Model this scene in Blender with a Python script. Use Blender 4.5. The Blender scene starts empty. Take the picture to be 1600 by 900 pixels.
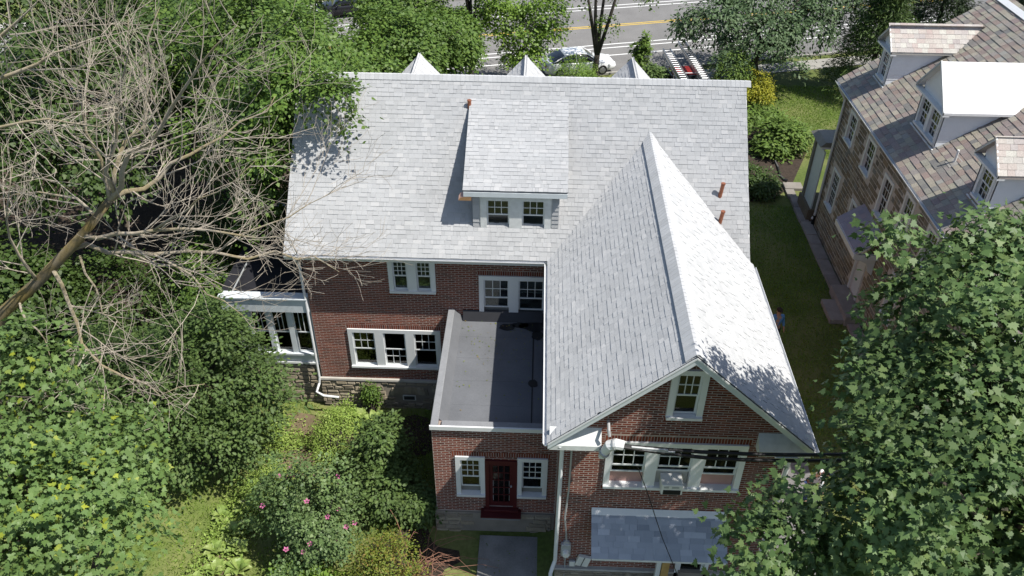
import bpy, math, random
import numpy as np
from mathutils import Vector, Matrix
R = math.radians
rnd = random.Random(7)
S = bpy.context.scene
COL = S.collection

# ------------------------------------------------------------------ camera, light
CAM = Vector((0.2213, -21.9523, 21.4175))
PITCH, YAW, ROLL, FPX = R(36.8593), R(-1.8173), R(0.4841), 1296.25
FWD = Vector((math.sin(YAW)*math.cos(PITCH), math.cos(YAW)*math.cos(PITCH), -math.sin(PITCH)))
RT0 = Vector((math.cos(YAW), -math.sin(YAW), 0)); UP0 = RT0.cross(FWD)
RT = math.cos(ROLL)*RT0 + math.sin(ROLL)*UP0
UP = -math.sin(ROLL)*RT0 + math.cos(ROLL)*UP0
cam = bpy.data.cameras.new('camera'); camo = bpy.data.objects.new('camera', cam); COL.objects.link(camo)
cam.sensor_width = 36; cam.lens = FPX/1600*36; cam.clip_end = 600; cam.clip_start = .1
camo.matrix_world = Matrix(((RT.x, UP.x, -FWD.x, CAM.x), (RT.y, UP.y, -FWD.y, CAM.y), (RT.z, UP.z, -FWD.z, CAM.z), (0, 0, 0, 1)))
S.camera = camo
SUN = Vector((.90, -0.33, 1.56)).normalized()
W = bpy.data.worlds.new('World'); S.world = W; W.use_nodes = True
nt = W.node_tree; bg = nt.nodes['Background']
sky = nt.nodes.new('ShaderNodeTexSky'); sky.sky_type = 'NISHITA'; sky.sun_disc = False
sky.sun_elevation = math.asin(SUN.z); sky.sun_rotation = math.atan2(SUN.x, SUN.y)
nt.links.new(sky.outputs[0], bg.inputs[0]); bg.inputs[1].default_value = 0.105
sl = bpy.data.lights.new('sun', 'SUN'); sl.energy = 5.0; sl.angle = R(.53); sl.color = (1, .96, .89)
so = bpy.data.objects.new('sun', sl); COL.objects.link(so)
so.rotation_euler = SUN.to_track_quat('Z', 'Y').to_euler(); so.location = (30, -20, 50)
S.view_settings.view_transform = 'Standard'; S.view_settings.look = 'None'
S.view_settings.exposure = 0.42; S.view_settings.gamma = 1

# ------------------------------------------------------------------ materials
MATS = {}
def mat(name, col, rough=.8, var=.12, scale=3.0, isl=0.0, ramp=None, metal=0, spec=.3, bump=0, bscale=40, trans=0, col2=None, fine=0):
    m = bpy.data.materials.new(name); m.use_nodes = True; MATS[name] = m
    t = m.node_tree; n = t.nodes; L = t.links; b = n['Principled BSDF']
    b.inputs['Roughness'].default_value = rough; b.inputs['Metallic'].default_value = metal
    b.inputs['Specular IOR Level'].default_value = spec
    if rough >= .9: b.inputs['Diffuse Roughness'].default_value = .9
    geo = n.new('ShaderNodeNewGeometry')
    nz = n.new('ShaderNodeTexNoise'); nz.inputs['Scale'].default_value = scale; nz.inputs['Detail'].default_value = 5
    L.new(geo.outputs['Position'], nz.inputs['Vector'])
    def math_(op, a, c):
        x = n.new('ShaderNodeMath'); x.operation = op
        for i, q in enumerate((a, c)):
            if q is None: continue
            if isinstance(q, (int, float)): x.inputs[i].default_value = q
            else: L.new(q, x.inputs[i])
        return x.outputs[0]
    oi = n.new('ShaderNodeObjectInfo')
    rand = math_('FRACT', math_('ADD', geo.outputs['Random Per Island'], oi.outputs['Random']), None)
    if ramp:
        r = n.new('ShaderNodeValToRGB'); e = r.color_ramp.elements
        while len(e) < len(ramp): e.new(.5)
        for i, c in enumerate(ramp):
            e[i].position = i/(len(ramp)-1); e[i].color = (*c, 1)
        L.new(rand, r.inputs[0]); base = r.outputs[0]
    elif col2:
        mx = n.new('ShaderNodeMix'); mx.data_type = 'RGBA'
        rr = n.new('ShaderNodeMapRange'); rr.inputs[1].default_value = .4; rr.inputs[2].default_value = .6
        L.new(nz.outputs[0], rr.inputs[0]); L.new(rr.outputs[0], mx.inputs[0])
        mx.inputs[6].default_value = (*col, 1); mx.inputs[7].default_value = (*col2, 1); base = mx.outputs[2]
    else:
        rg = n.new('ShaderNodeRGB'); rg.outputs[0].default_value = (*col, 1); base = rg.outputs[0]
    v = math_('ADD', math_('MULTIPLY', math_('SUBTRACT', nz.outputs[0], .5), var*3), 1.0)
    if isl:
        v = math_('ADD', v, math_('MULTIPLY', math_('SUBTRACT', rand, .5), isl*2))
    if fine:
        n2 = n.new('ShaderNodeTexNoise'); n2.inputs['Scale'].default_value = bscale; n2.inputs['Detail'].default_value = 3
        L.new(geo.outputs['Position'], n2.inputs['Vector'])
        v = math_('ADD', v, math_('MULTIPLY', math_('SUBTRACT', n2.outputs[0], .5), fine*3))
    vm = n.new('ShaderNodeVectorMath'); vm.operation = 'SCALE'; L.new(base, vm.inputs[0]); L.new(v, vm.inputs['Scale'])
    L.new(vm.outputs[0], b.inputs['Base Color'])
    if bump:
        n3 = n.new('ShaderNodeTexNoise'); n3.inputs['Scale'].default_value = bscale; n3.inputs['Detail'].default_value = 4
        L.new(geo.outputs['Position'], n3.inputs['Vector'])
        bp = n.new('ShaderNodeBump'); bp.inputs['Strength'].default_value = bump; bp.inputs['Distance'].default_value = .02
        L.new(n3.outputs[0], bp.inputs['Height']); L.new(bp.outputs[0], b.inputs['Normal'])
    if trans:
        tr = n.new('ShaderNodeBsdfTranslucent'); L.new(vm.outputs[0], tr.inputs[0])
        ms = n.new('ShaderNodeMixShader'); ms.inputs[0].default_value = trans
        L.new(b.outputs[0], ms.inputs[1]); L.new(tr.outputs[0], ms.inputs[2]); L.new(ms.outputs[0], n['Material Output'].inputs[0])
    return m
def brickmat(name, c1, c2, mort, sx, sy):
    m = bpy.data.materials.new(name); m.use_nodes = True; MATS[name] = m
    t = m.node_tree; n = t.nodes; L = t.links; b = n['Principled BSDF']; b.inputs['Roughness'].default_value = .9
    geo = n.new('ShaderNodeNewGeometry'); sp = n.new('ShaderNodeSeparateXYZ'); L.new(geo.outputs['Position'], sp.inputs[0])
    ad = n.new('ShaderNodeMath'); ad.operation = 'ADD'; L.new(sp.outputs[0], ad.inputs[0]); L.new(sp.outputs[1], ad.inputs[1])
    cb = n.new('ShaderNodeCombineXYZ'); L.new(ad.outputs[0], cb.inputs[0]); L.new(sp.outputs[2], cb.inputs[1])
    br = n.new('ShaderNodeTexBrick'); L.new(cb.outputs[0], br.inputs[0])
    br.inputs['Color1'].default_value = (*c1, 1); br.inputs['Color2'].default_value = (*c2, 1); br.inputs['Mortar'].default_value = (*mort, 1)
    br.inputs['Scale'].default_value = 1; br.inputs['Brick Width'].default_value = sx; br.inputs['Row Height'].default_value = sy
    br.inputs['Mortar Size'].default_value = .006
    L.new(br.outputs[0], b.inputs['Base Color']); return m
def glassmat():
    m = bpy.data.materials.new('glass'); m.use_nodes = True; MATS['glass'] = m
    t = m.node_tree; n = t.nodes; L = t.links; n.remove(n['Principled BSDF'])
    fr = n.new('ShaderNodeFresnel'); fr.inputs[0].default_value = 1.6
    gl = n.new('ShaderNodeBsdfGlossy'); gl.inputs['Roughness'].default_value = .03
    tr = n.new('ShaderNodeBsdfTransparent'); tr.inputs[0].default_value = (.62, .66, .66, 1)
    ms = n.new('ShaderNodeMixShader'); L.new(fr.outputs[0], ms.inputs[0]); L.new(tr.outputs[0], ms.inputs[1]); L.new(gl.outputs[0], ms.inputs[2])
    L.new(ms.outputs[0], n['Material Output'].inputs[0])
glassmat()
mat('shingle', None, .9, .09, .6, ramp=[(.405,.41,.415),(.44,.445,.45),(.46,.465,.47),(.43,.435,.44),(.50,.50,.50)], bump=.3, bscale=160, fine=.14)
mat('roofdeck', (.2,.2,.21)); mat('cap', (.50,.505,.51), .9, .1, 2, isl=.06, fine=.12, bscale=120, bump=.3)
mat('awnshingle', None, .9, .05, 2, ramp=[(0.288,0.318,0.372),(0.432,0.462,0.516),(0.348,0.378,0.432),(0.516,0.546,0.600)], fine=.15, bscale=120)
mat('brick', None, .9, .24, .7, ramp=[(0.102,0.024,0.014),(0.179,0.043,0.023),(0.137,0.031,0.017),(0.234,0.062,0.032),(0.074,0.021,0.014),(0.195,0.045,0.024)], fine=.2, bscale=50, bump=.4)
mat('mortar', (.36,.295,.25), .95, .2, 2)
brickmat('brickwall', (.16,.05,.035), (.22,.075,.05), (.4,.335,.285), .235, .076)
mat('fstone', None, .95, .2, 3, ramp=[(.24,.205,.15),(.32,.27,.19),(.19,.165,.125),(.36,.31,.23),(.27,.235,.18)], bump=.8, bscale=14, fine=.2)
mat('fmortar', (.24,.21,.17), .95, .2, 3); mat('ledge', (.42,.40,.36), .9, .2, 3)
mat('white', (.68,.69,.69), .5, .05, 3, fine=.04); mat('whiteold', (.64,.65,.64), .6, .12, 4, fine=.1, bscale=9)
mat('gutter', (.66,.67,.68), .4, .05, 5); mat('fascia', (.60,.64,.66), .6, .07, 5)
mat('sash', (.62,.64,.64), .5, .05); mat('darkin', (.03,.03,.03), .9); mat('reflection_blind', (.40,.39,.36), .8, .1, 6)  # the blind grey doubles as a painted reflection behind upper panes
mat('screen', (.20,.195,.18), .8); mat('pinkin', (.42,.25,.22), .8, .15)  # screen grey is lightened to imitate reflections in the panes
mat('membrane', (.12,.125,.135), .75, .24, .9, fine=.12, bscale=30); mat('membrane2', (.22,.225,.235), .75, .13, 2, fine=.12, bscale=20)
mat('blackroof', (.02,.02,.024), .6, .2); mat('tar', (.02,.02,.022), .35, .2)
mat('copper', (.30,.12,.07), .55, .3, 9, metal=.4, fine=.3, bscale=30); mat('newcopper', (.75,.42,.30), .3, .2, 9, metal=.8)
mat('red', (.07,.010,.012), .5, .1); mat('concrete', (.24,.235,.22), .95, .3, 1.5, fine=.15, bscale=20)
mat('black', (.015,.015,.016), .5); mat('greymetal', (.42,.43,.44), .5, .1, metal=.3); mat('alu', (.42,.43,.44), .35, .1, metal=.85)
mat('acwhite', (.68,.67,.63), .5); mat('wood', (.42,.27,.10), .7, .2, 6)
mat('slate', None, .7, .12, 1.5, ramp=[(0.206,0.190,0.176),(0.257,0.196,0.171),(0.308,0.294,0.230),(0.164,0.160,0.157),(0.350,0.319,0.255),(0.236,0.185,0.176),(0.278,0.274,0.245)], fine=.25, bscale=25, bump=.4)
mat('slatepale', None, .7, .12, 1.5, ramp=[(0.394,0.370,0.333),(0.357,0.285,0.264),(0.450,0.437,0.391),(0.329,0.294,0.284),(0.488,0.465,0.431)], fine=.25, bscale=25)
mat('hoodslate', None, .7, .1, 1.5, ramp=[(.26,.25,.29),(.31,.29,.32),(.34,.28,.30),(.29,.29,.33)], fine=.1)
mat('nstone', None, .95, .15, 2, ramp=[(0.185,0.147,0.092),(0.253,0.204,0.126),(0.135,0.119,0.087),(0.303,0.262,0.174),(0.211,0.210,0.170),(0.168,0.133,0.083)], bump=.7, bscale=20, fine=.2)
mat('nmortar', (.50,.45,.37), .95, .2, 3); mat('siding', (.66,.69,.73), .6, .05, 3)
mat('whitemembrane', (.70,.70,.70), .6, .08, 1.5, fine=.06, bscale=12)
mat('asphalt', (.20,.195,.19), .9, .18, .6, fine=.2, bscale=14); mat('linewhite', (.75,.75,.73), .7, .12, 5); mat('lineyellow', (.62,.42,.06), .7, .12, 5)
mat('sidewalk', (.36,.35,.32), .9, .15, 1.5, fine=.1); mat('walkstone', (.29,.265,.235), .9, .25, 2, isl=.15, fine=.15)
mat('mulch', (.052,.038,.028), .95, .4, 5, fine=.5, bscale=22, bump=.8); mat('soil', (.15,.115,.07), .95, .3, 2, fine=.3)
mat('grass', None, .7, .25, .8, ramp=[(0.148,0.246,0.033),(0.213,0.332,0.045),(0.180,0.280,0.038),(0.278,0.368,0.065)], trans=.3)
mat('carwhite', (.80,.81,.82), .18, .02, spec=.6); mat('carblack', (.02,.02,.023), .2, .05, spec=.6); mat('carred', (.23,.018,.016), .3, .08, spec=.5)
mat('tyre', (.02,.02,.02), .8); mat('rim', (.45,.45,.46), .35, metal=.8); mat('taillight', (.35,.01,.01), .2); mat('headlight', (.75,.77,.8), .1)
mat('carglass', (.015,.017,.02), .05, 0, spec=.8); mat('orange', (.75,.17,.03), .5); mat('bluegrey', (.14,.19,.30), .5)
mat('bark', (.10,.085,.065), .95, .3, 6, bump=.6, bscale=25, fine=.2); mat('darkbark', (.05,.042,.034), .95, .3, 6, bump=.6, bscale=25)
mat('deadbark', (.17,.145,.10), .95, .25, 1.5, isl=.12, col2=(.18,.135,.05), fine=.2, bscale=20); mat('twig', None, .9, .15, 1.5, ramp=[(0.329,0.287,0.227),(0.390,0.345,0.285),(0.284,0.242,0.189),(0.434,0.389,0.327)])
mat('limbbark', (.34,.30,.24), .95, .25, 1.2, col2=(.24,.20,.12), fine=.25, bscale=18); mat('redtwig', (.25,.13,.09), .9, .2)
mat('maple', None, .5, .4, .45, ramp=[(0.066,0.119,0.039),(0.100,0.168,0.053),(0.083,0.144,0.045),(0.142,0.204,0.066),(0.117,0.186,0.066)], trans=.26, spec=.3)
mat('maple2', None, .5, .3, .5, ramp=[(0.093,0.160,0.043),(0.130,0.205,0.059),(0.108,0.179,0.050),(0.154,0.229,0.068),(0.120,0.194,0.063),(0.099,0.171,0.047),(0.138,0.213,0.068),(0.123,0.194,0.054),(0.108,0.185,0.050),(0.145,0.224,0.071),(0.130,0.199,0.059),(0.114,0.185,0.050),(0.308,0.349,0.034)], trans=.26, spec=.3)
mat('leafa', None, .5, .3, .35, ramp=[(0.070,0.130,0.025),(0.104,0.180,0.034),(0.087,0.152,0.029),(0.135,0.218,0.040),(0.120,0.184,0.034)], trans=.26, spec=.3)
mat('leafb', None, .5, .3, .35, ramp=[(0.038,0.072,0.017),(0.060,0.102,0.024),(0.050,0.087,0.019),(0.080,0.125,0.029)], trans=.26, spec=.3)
mat('leafbright', None, .5, .3, .5, ramp=[(0.144,0.252,0.036),(0.192,0.312,0.048),(0.168,0.276,0.042),(0.240,0.348,0.060)], trans=.35, spec=.4)
mat('leafgrey', None, .55, .25, .5, ramp=[(0.068,0.115,0.051),(0.108,0.169,0.074),(0.088,0.142,0.061),(0.149,0.209,0.108)], trans=.26, spec=.3)
mat('leafrose', None, .5, .35, 1.2, ramp=[(0.090,0.150,0.054),(0.144,0.216,0.072),(0.114,0.180,0.062),(0.180,0.252,0.090)], trans=.3, spec=.35)
mat('gold', None, .6, .25, 1, ramp=[(.30,.30,.02),(.38,.36,.03),(.22,.26,.025),(.45,.40,.05)], trans=.3)
mat('needle', None, .6, .3, .8, ramp=[(0.055,0.095,0.026),(0.085,0.135,0.034),(0.065,0.109,0.029),(0.113,0.165,0.044)], trans=.15)
mat('needlelight', None, .6, .3, .8, ramp=[(.10,.17,.03),(.14,.22,.04),(.08,.14,.026),(.18,.26,.05)], trans=.25)
mat('needledark', None, .7, .3, .8, ramp=[(0.026,0.047,0.018),(0.039,0.065,0.023),(0.034,0.055,0.019)], trans=.1)
mat('hosta', None, .45, .2, 2, ramp=[(0.242,0.341,0.077),(0.308,0.396,0.110),(0.209,0.308,0.066),(0.374,0.440,0.154)], trans=.3, spec=.5)
mat('weed', None, .6, .3, .8, ramp=[(0.221,0.331,0.066),(0.290,0.397,0.082),(0.171,0.265,0.049),(0.357,0.431,0.116)], trans=.3)
mat('autumn', None, .6, .3, .8, ramp=[(0.156,0.221,0.035),(0.218,0.231,0.035),(0.109,0.179,0.030),(0.265,0.168,0.050)], trans=.3)
mat('pink', (.62,.17,.36), .6, .15, trans=.3); mat('redflower', (.5,.03,.05), .6)
mat('skin', (.42,.25,.18), .6, .05); mat('blueshirt', (.10,.24,.45), .85, .1, 8); mat('darkcloth', (.025,.03,.045), .9, .1); mat('whitecloth', (.72,.73,.74), .85, .06)
mat('navy', (.03,.05,.13), .85, .1); mat('hair', (.03,.02,.015), .8); mat('glove', (.35,.55,.12), .7)

# ------------------------------------------------------------------ helpers
ORG = {}
def org(o): return ORG.get(o.name, Vector((0, 0, 0))) if o else Vector((0, 0, 0))
def tag(o, label=None, cat=None, group=None, kind=None):
    if label: o['label'] = label
    if cat: o['category'] = cat
    if group: o['group'] = group
    if kind: o['kind'] = kind
    return o
def thing(name, label, cat, loc=(0, 0, 0), group=None):
    o = bpy.data.objects.new(name, None); COL.objects.link(o); o.location = loc; o.empty_display_size = .2
    ORG[o.name] = Vector(loc); return tag(o, label, cat, group)
def link(name, me, parent=None):
    o = bpy.data.objects.new(name, me); COL.objects.link(o)
    if parent: o.parent = parent; ORG[o.name] = org(parent)
    return o
class MB:
    def __init__(s, M=None): s.v = []; s.f = []; s.M = M
    def add(s, vs, fs):
        k = len(s.v)
        s.v += [(s.M @ Vector(v)) if s.M else Vector(v) for v in vs]
        if s.M and s.M.determinant() < 0: fs = [tuple(f)[::-1] for f in fs]
        s.f += [tuple(i+k for i in f) for f in fs]; return s
    def box(s, x0, x1, y0, y1, z0, z1):
        return s.add([(x0,y0,z0),(x1,y0,z0),(x1,y1,z0),(x0,y1,z0),(x0,y0,z1),(x1,y0,z1),(x1,y1,z1),(x0,y1,z1)],
                     [(0,3,2,1),(4,5,6,7),(0,1,5,4),(1,2,6,5),(2,3,7,6),(3,0,4,7)])
    def prism(s, pts, vec):
        n = len(pts); a = [Vector(p) for p in pts]; b = [p+Vector(vec) for p in a]
        return s.add(a+b, [tuple(range(n))[::-1], tuple(range(n, 2*n))]+[(i, (i+1) % n, n+(i+1) % n, n+i) for i in range(n)])
    def tube(s, pts, rad, n=6):
        P = [Vector(p) for p in pts]
        if not hasattr(rad, '__len__'): rad = [rad]*len(P)
        vs = []; X = None
        for i, p in enumerate(P):
            d = (P[min(i+1, len(P)-1)]-P[max(i-1, 0)]).normalized()
            if X is None: X = d.orthogonal().normalized()
            else:
                X = X-d*X.dot(d); X = X.normalized() if X.length > 1e-6 else d.orthogonal().normalized()
            Y = d.cross(X)
            for j in range(n):
                a = 2*math.pi*j/n; vs.append(p+(X*math.cos(a)+Y*math.sin(a))*rad[i])
        fs = []
        for i in range(len(P)-1):
            for j in range(n):
                k = (j+1) % n; fs.append((i*n+j, i*n+k, (i+1)*n+k, (i+1)*n+j))
        fs += [tuple(range(n))[::-1], tuple(range((len(P)-1)*n, len(P)*n))]
        return s.add(vs, fs)
    def ell(s, c, r, nu=10, nv=6):
        vs = [(c[0], c[1], c[2]-r[2])]
        for i in range(1, nv):
            a = -math.pi/2+math.pi*i/nv
            for j in range(nu):
                b = 2*math.pi*j/nu; vs.append((c[0]+r[0]*math.cos(a)*math.cos(b), c[1]+r[1]*math.cos(a)*math.sin(b), c[2]+r[2]*math.sin(a)))
        vs.append((c[0], c[1], c[2]+r[2])); N = len(vs)-1; fs = []
        for j in range(nu): fs.append((0, 1+(j+1) % nu, 1+j)); fs.append((N, N-nu+j, N-nu+(j+1) % nu))
        for i in range(nv-2):
            for j in range(nu):
                a = 1+i*nu+j; b = 1+i*nu+(j+1) % nu; fs.append((a, b, b+nu, a+nu))
        return s.add(vs, fs)
    def build(s, name, m, parent=None, smooth=False, bevel=0):
        me = bpy.data.meshes.new(name); o0 = org(parent)
        me.from_pydata([v-o0 for v in s.v], [], s.f); me.materials.append(MATS[m])
        if smooth: me.polygons.foreach_set('use_smooth', [True]*len(me.polygons))
        o = link(name, me, parent)
        if bevel:
            b = o.modifiers.new('bevel', 'BEVEL'); b.width = bevel; b.segments = 2; b.limit_method = 'ANGLE'
        return o
def frame(O, u, n):
    "matrix with local axes: x along the wall, y out of the wall, z up"
    O, u, n = Vector(O), Vector(u).normalized(), Vector(n).normalized(); z = Vector((0, 0, 1))
    return Matrix(((u.x, n.x, z.x, O.x), (u.y, n.y, z.y, O.y), (u.z, n.z, z.z, O.z), (0, 0, 0, 1)))
def basis(o, x, y, z): return Matrix(((x.x, y.x, z.x, o.x), (x.y, y.y, z.y, o.y), (x.z, y.z, z.z, o.z), (0, 0, 0, 1)))
def to_px(p):
    d = Vector(p)-CAM; w = d.dot(FWD)
    if w < .1: return (-9999, -9999, w)
    return (800+FPX*d.dot(RT)/w, 450-FPX*d.dot(UP)/w, w)
def at(px, py, axis, val):
    "a point of the photograph on a known plane, for limbs and stems"
    d = FWD+RT*((px-800)/FPX)+UP*((450-py)/FPX); return CAM+d*((val-CAM[axis])/d[axis])
def copy_tree(o, parent=None):
    c = o.copy(); COL.objects.link(c); c.parent = parent
    for ch in list(o.children): copy_tree(ch, c)
    return c
# pieces: many alike small solids; the largest 300 in view are objects, the rest one joined part
class Pieces:
    def __init__(s): s.var = {}; s.items = []
    def variant(s, key, verts, faces): s.var[key] = (np.array(verts, float), faces)
    def put(s, key, M, parent): s.items.append((key, M, parent))
    def emit(s, name, m, root, limit=300, stuffname=None):
        sc = []
        for i, (k, M, par) in enumerate(s.items):
            v = s.var[k][0]; c = M @ Vector(v.mean(0)); x, y, w = to_px(c)
            if 0 < x < 1600 and 0 < y < 900:
                ext = [M.to_3x3() @ Vector(e) for e in ((v[:,0].max()-v[:,0].min(), 0, 0), (0, v[:,1].max()-v[:,1].min(), 0), (0, 0, v[:,2].max()-v[:,2].min()))]
                vd = (c-CAM).normalized()
                area = abs(ext[0].cross(ext[1]).dot(vd))+abs(ext[1].cross(ext[2]).dot(vd))+abs(ext[0].cross(ext[2]).dot(vd))
                sc.append((area/(w*w), i))
        sc.sort(reverse=True); pick = set(i for _, i in sc[:limit]); meshes = {}
        groups = {}
        for i, (k, M, par) in enumerate(s.items):
            if i in pick:
                if k not in meshes:
                    me = bpy.data.meshes.new(name); me.from_pydata([tuple(v) for v in s.var[k][0]], [], s.var[k][1]); me.materials.append(MATS[m]); meshes[k] = me
                o = link(name, meshes[k], par); o.matrix_basis = Matrix.Translation(-org(par)) @ M
            else: groups.setdefault(k, []).append(M)
        V = []; F = []; base = 0; o0 = np.array(org(root))
        for k, Ms in groups.items():
            v, f = s.var[k]; h = np.hstack([v, np.ones((len(v), 1))])
            A = np.array([[list(r) for r in M] for M in Ms])
            P = np.einsum('nij,kj->nki', A, h)[:, :, :3].reshape(-1, 3)-o0
            V.append(P)
            for q in range(len(Ms)):
                b = base+q*len(v); F += [tuple(i+b for i in ff) for ff in f]
            base += len(P)
        if V:
            me = bpy.data.meshes.new(stuffname or name); me.from_pydata(np.vstack(V), [], F); me.materials.append(MATS[m])
            o = link(stuffname or name+'_field', me, root); o['kind'] = 'stuff'; return o
def wedge(w, l, tb, tt=.002):
    return ([(0,0,tb),(w,0,tb),(w,l,tt),(0,l,tt),(0,0,-.004),(w,0,-.004)], [(0,1,2,3),(4,5,1,0),(4,0,3),(5,2,1)])
def brickshape(w, h, d):
    return ([(0,0,0),(w,0,0),(w,0,h),(0,0,h),(0,d,0),(w,d,0),(w,d,h),(0,d,h)], [(4,7,6,5),(0,4,5,1),(1,5,6,2),(2,6,7,3),(3,7,4,0)])
def shingles(P, root, part, O, U, V, rng, nrow, exp=.145, seed=1, widths=(.10,.14,.18,.22,.28), lap=.05, thick=(.005,.011), key='s'):
    "courses of tabs on a slope: O eave corner, U along the eave, V up the slope, rng(v) gives the u range"
    r = random.Random(seed); U = Vector(U).normalized(); V = Vector(V).normalized(); N = U.cross(V).normalized()
    for i in range(nrow):
        v0 = i*exp; rg = rng(v0+exp*.5)
        if not rg: continue
        u, hi = rg; off = r.uniform(-.05, .0); u0 = u; u += off
        while u < hi-.01:
            w = r.choice(widths); tb = r.choice(thick); a = max(u, u0); b = min(u+w, hi); q = round(b-a, 2)
            if q > .03:
                k = (key, q, tb)
                if k not in P.var: P.variant(k, *wedge(q-.004, exp+lap, tb))
                P.put(k, basis(Vector(O)+U*a+V*(v0+r.uniform(-.003,.003))+N*.004, U, V, N), part)
            u += w
def wall_sheet(name, M, x0, x1, z0, top, holes, m, parent, breaks=(), th=.25):
    "wall with real openings: top is a function of x; holes are (x0,x1,z0,z1)"
    xs = sorted(set([x0, x1]+[h for q in holes for h in q[:2] if x0 < h < x1]+[b for b in breaks if x0 < b < x1]))
    mb = MB(M)
    for a, b in zip(xs, xs[1:]):
        z = z0
        for h in sorted([h for h in holes if h[0] <= a+1e-6 and h[1] >= b-1e-6], key=lambda h: h[2]):
            if h[2] > z+1e-4: mb.prism([(a,0,z),(b,0,z),(b,0,h[2]),(a,0,h[2])], (0,-th,0))
            z = h[3]
        ta, tb = top(a), top(b)
        if max(ta, tb) > z+1e-4: mb.prism([(a,0,z),(b,0,z),(b,0,max(tb,z)),(a,0,max(ta,z))], (0,-th,0))
    return mb.build(name, m, parent)
BW, BH = .235, .076
def bricks(P, part, M, x0, x1, z0, top, holes, seed=0):
    r = random.Random(seed); i = 0; z = z0
    zmax = max(top(x0), top(x1), top((x0+x1)/2))
    while z+BH*.8 < zmax:
        zm = z+BH/2; iv = []
        # span under the top line
        n = 200; xs = [x0+(x1-x0)*k/n for k in range(n+1)]; ok = [x for x in xs if top(x) > z+BH*.9]
        if ok:
            iv = [(ok[0], ok[-1])]
            for h in holes:
                if h[2]-.02 < zm < h[3]+.0:
                    nv = []
                    for a, b in iv:
                        if h[0] > a: nv.append((a, min(b, h[0])))
                        if h[1] < b: nv.append((max(a, h[1]), b))
                    iv = [q for q in nv if q[1]-q[0] > .02]
            off = (BW/2 if i % 2 else 0)
            for a, b in iv:
                k0 = math.floor((a-off)/BW)
                u = off+k0*BW
                while u < b:
                    p, q = max(u, a), min(u+BW, b); w = round(q-p, 2)
                    if w > .035:
                        d = r.choice((.0008, .0013, .002)); k = ('b', w, d)
                        if k not in P.var: P.variant(k, *brickshape(w-.020, BH-.025, d))
                        P.put(k, M @ Matrix.Translation((p+.010, 0, z+.0125)), part)
                    u += BW
        z += BH; i += 1
def soldier(P, part, M, x0, x1, z0, h=.19, w=.074, d=.003):
    n = max(1, round((x1-x0)/w)); w = (x1-x0)/n
    k = ('so', round(w, 3), h, d)
    if k not in P.var: P.variant(k, *brickshape(w-.017, h-.012, d))
    for i in range(n): P.put(k, M @ Matrix.Translation((x0+i*w+.006, 0, z0+.005)), part)
def window(parent, M, x0, x1, z0, z1, cols=3, rows=2, casing=.11, open_=0.0, depth=.05, lower=None, mull=None, sill=True, fillm='screen', upper_rows=None, cm='white', lowcols=0, reflection_blind=0):
    "double-hung sash: casing, two sashes, muntins, a pane in every light; set into an opening"
    f = MB(M); d = depth
    f.box(x0, x0+casing, -.12, d, z0, z1); f.box(x1-casing, x1, -.12, d, z0, z1)
    f.box(x0+casing, x1-casing, -.12, d, z1-casing, z1)
    if sill: f.box(x0+.001, x1-.001, -.121, d+.06, z0-.03, z0+.05)
    else: f.box(x0+casing, x1-casing, -.12, d, z0, z0+.06)
    w = f.build('window', cm, parent)
    a, b, lo, hi = x0+casing, x1-casing, z0+.05, z1-casing; mid = (lo+hi)/2; st = .045
    def sash(n, za, zb, yy, c, rws):
        s = MB(M); s.box(a, a+st, yy-.04, yy, za, zb); s.box(b-st, b, yy-.04, yy, za, zb)
        s.box(a+st, b-st, yy-.04, yy, za, za+st); s.box(a+st, b-st, yy-.04, yy, zb-st, zb); s.build(n, 'sash', w)
        ia, ib, iz, jz = a+st, b-st, za+st, zb-st; mu = .022
        if c > 1 or rws > 1:
            s = MB(M)
            for k in range(1, c): x = ia+(ib-ia)*k/c; s.box(x-mu/2, x+mu/2, yy-.035, yy-.008, iz, jz)
            for k in range(1, rws): z = iz+(jz-iz)*k/rws; s.box(ia, ib, yy-.033, yy-.010, z-mu/2, z+mu/2)
            s.build('muntin', 'sash', w)
        for k in range(c):
            for q in range(rws):
                s = MB(M); s.box(ia+(ib-ia)*k/c+.004, ia+(ib-ia)*(k+1)/c-.004, yy-.026, yy-.020, iz+(jz-iz)*q/rws+.004, iz+(jz-iz)*(q+1)/rws-.004)
                s.build('pane', 'glass', w)
    sash('upper_sash', mid-.02, hi, d-.05, cols, rows)
    sash('lower_sash', lo+open_, mid+.02+open_, d-.10, max(1, lowcols), 2 if lowcols else 1)
    if reflection_blind:
        s = MB(M); s.box(a, b, -.22, -.21, hi-reflection_blind*(hi-lo), hi); s.build('reflection_blind', 'reflection_blind', w)  # grey sheet imitating the reflection in the upper panes
    if fillm:
        s = MB(M); s.box(a+.01, b-.01, -.105, -.100, lo, lo+(mid-lo)*.95); s.build('screen_fill', fillm, w)  # opaque sheet; its grey also passes for reflections, darkin for the unlit room
    return w
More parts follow.
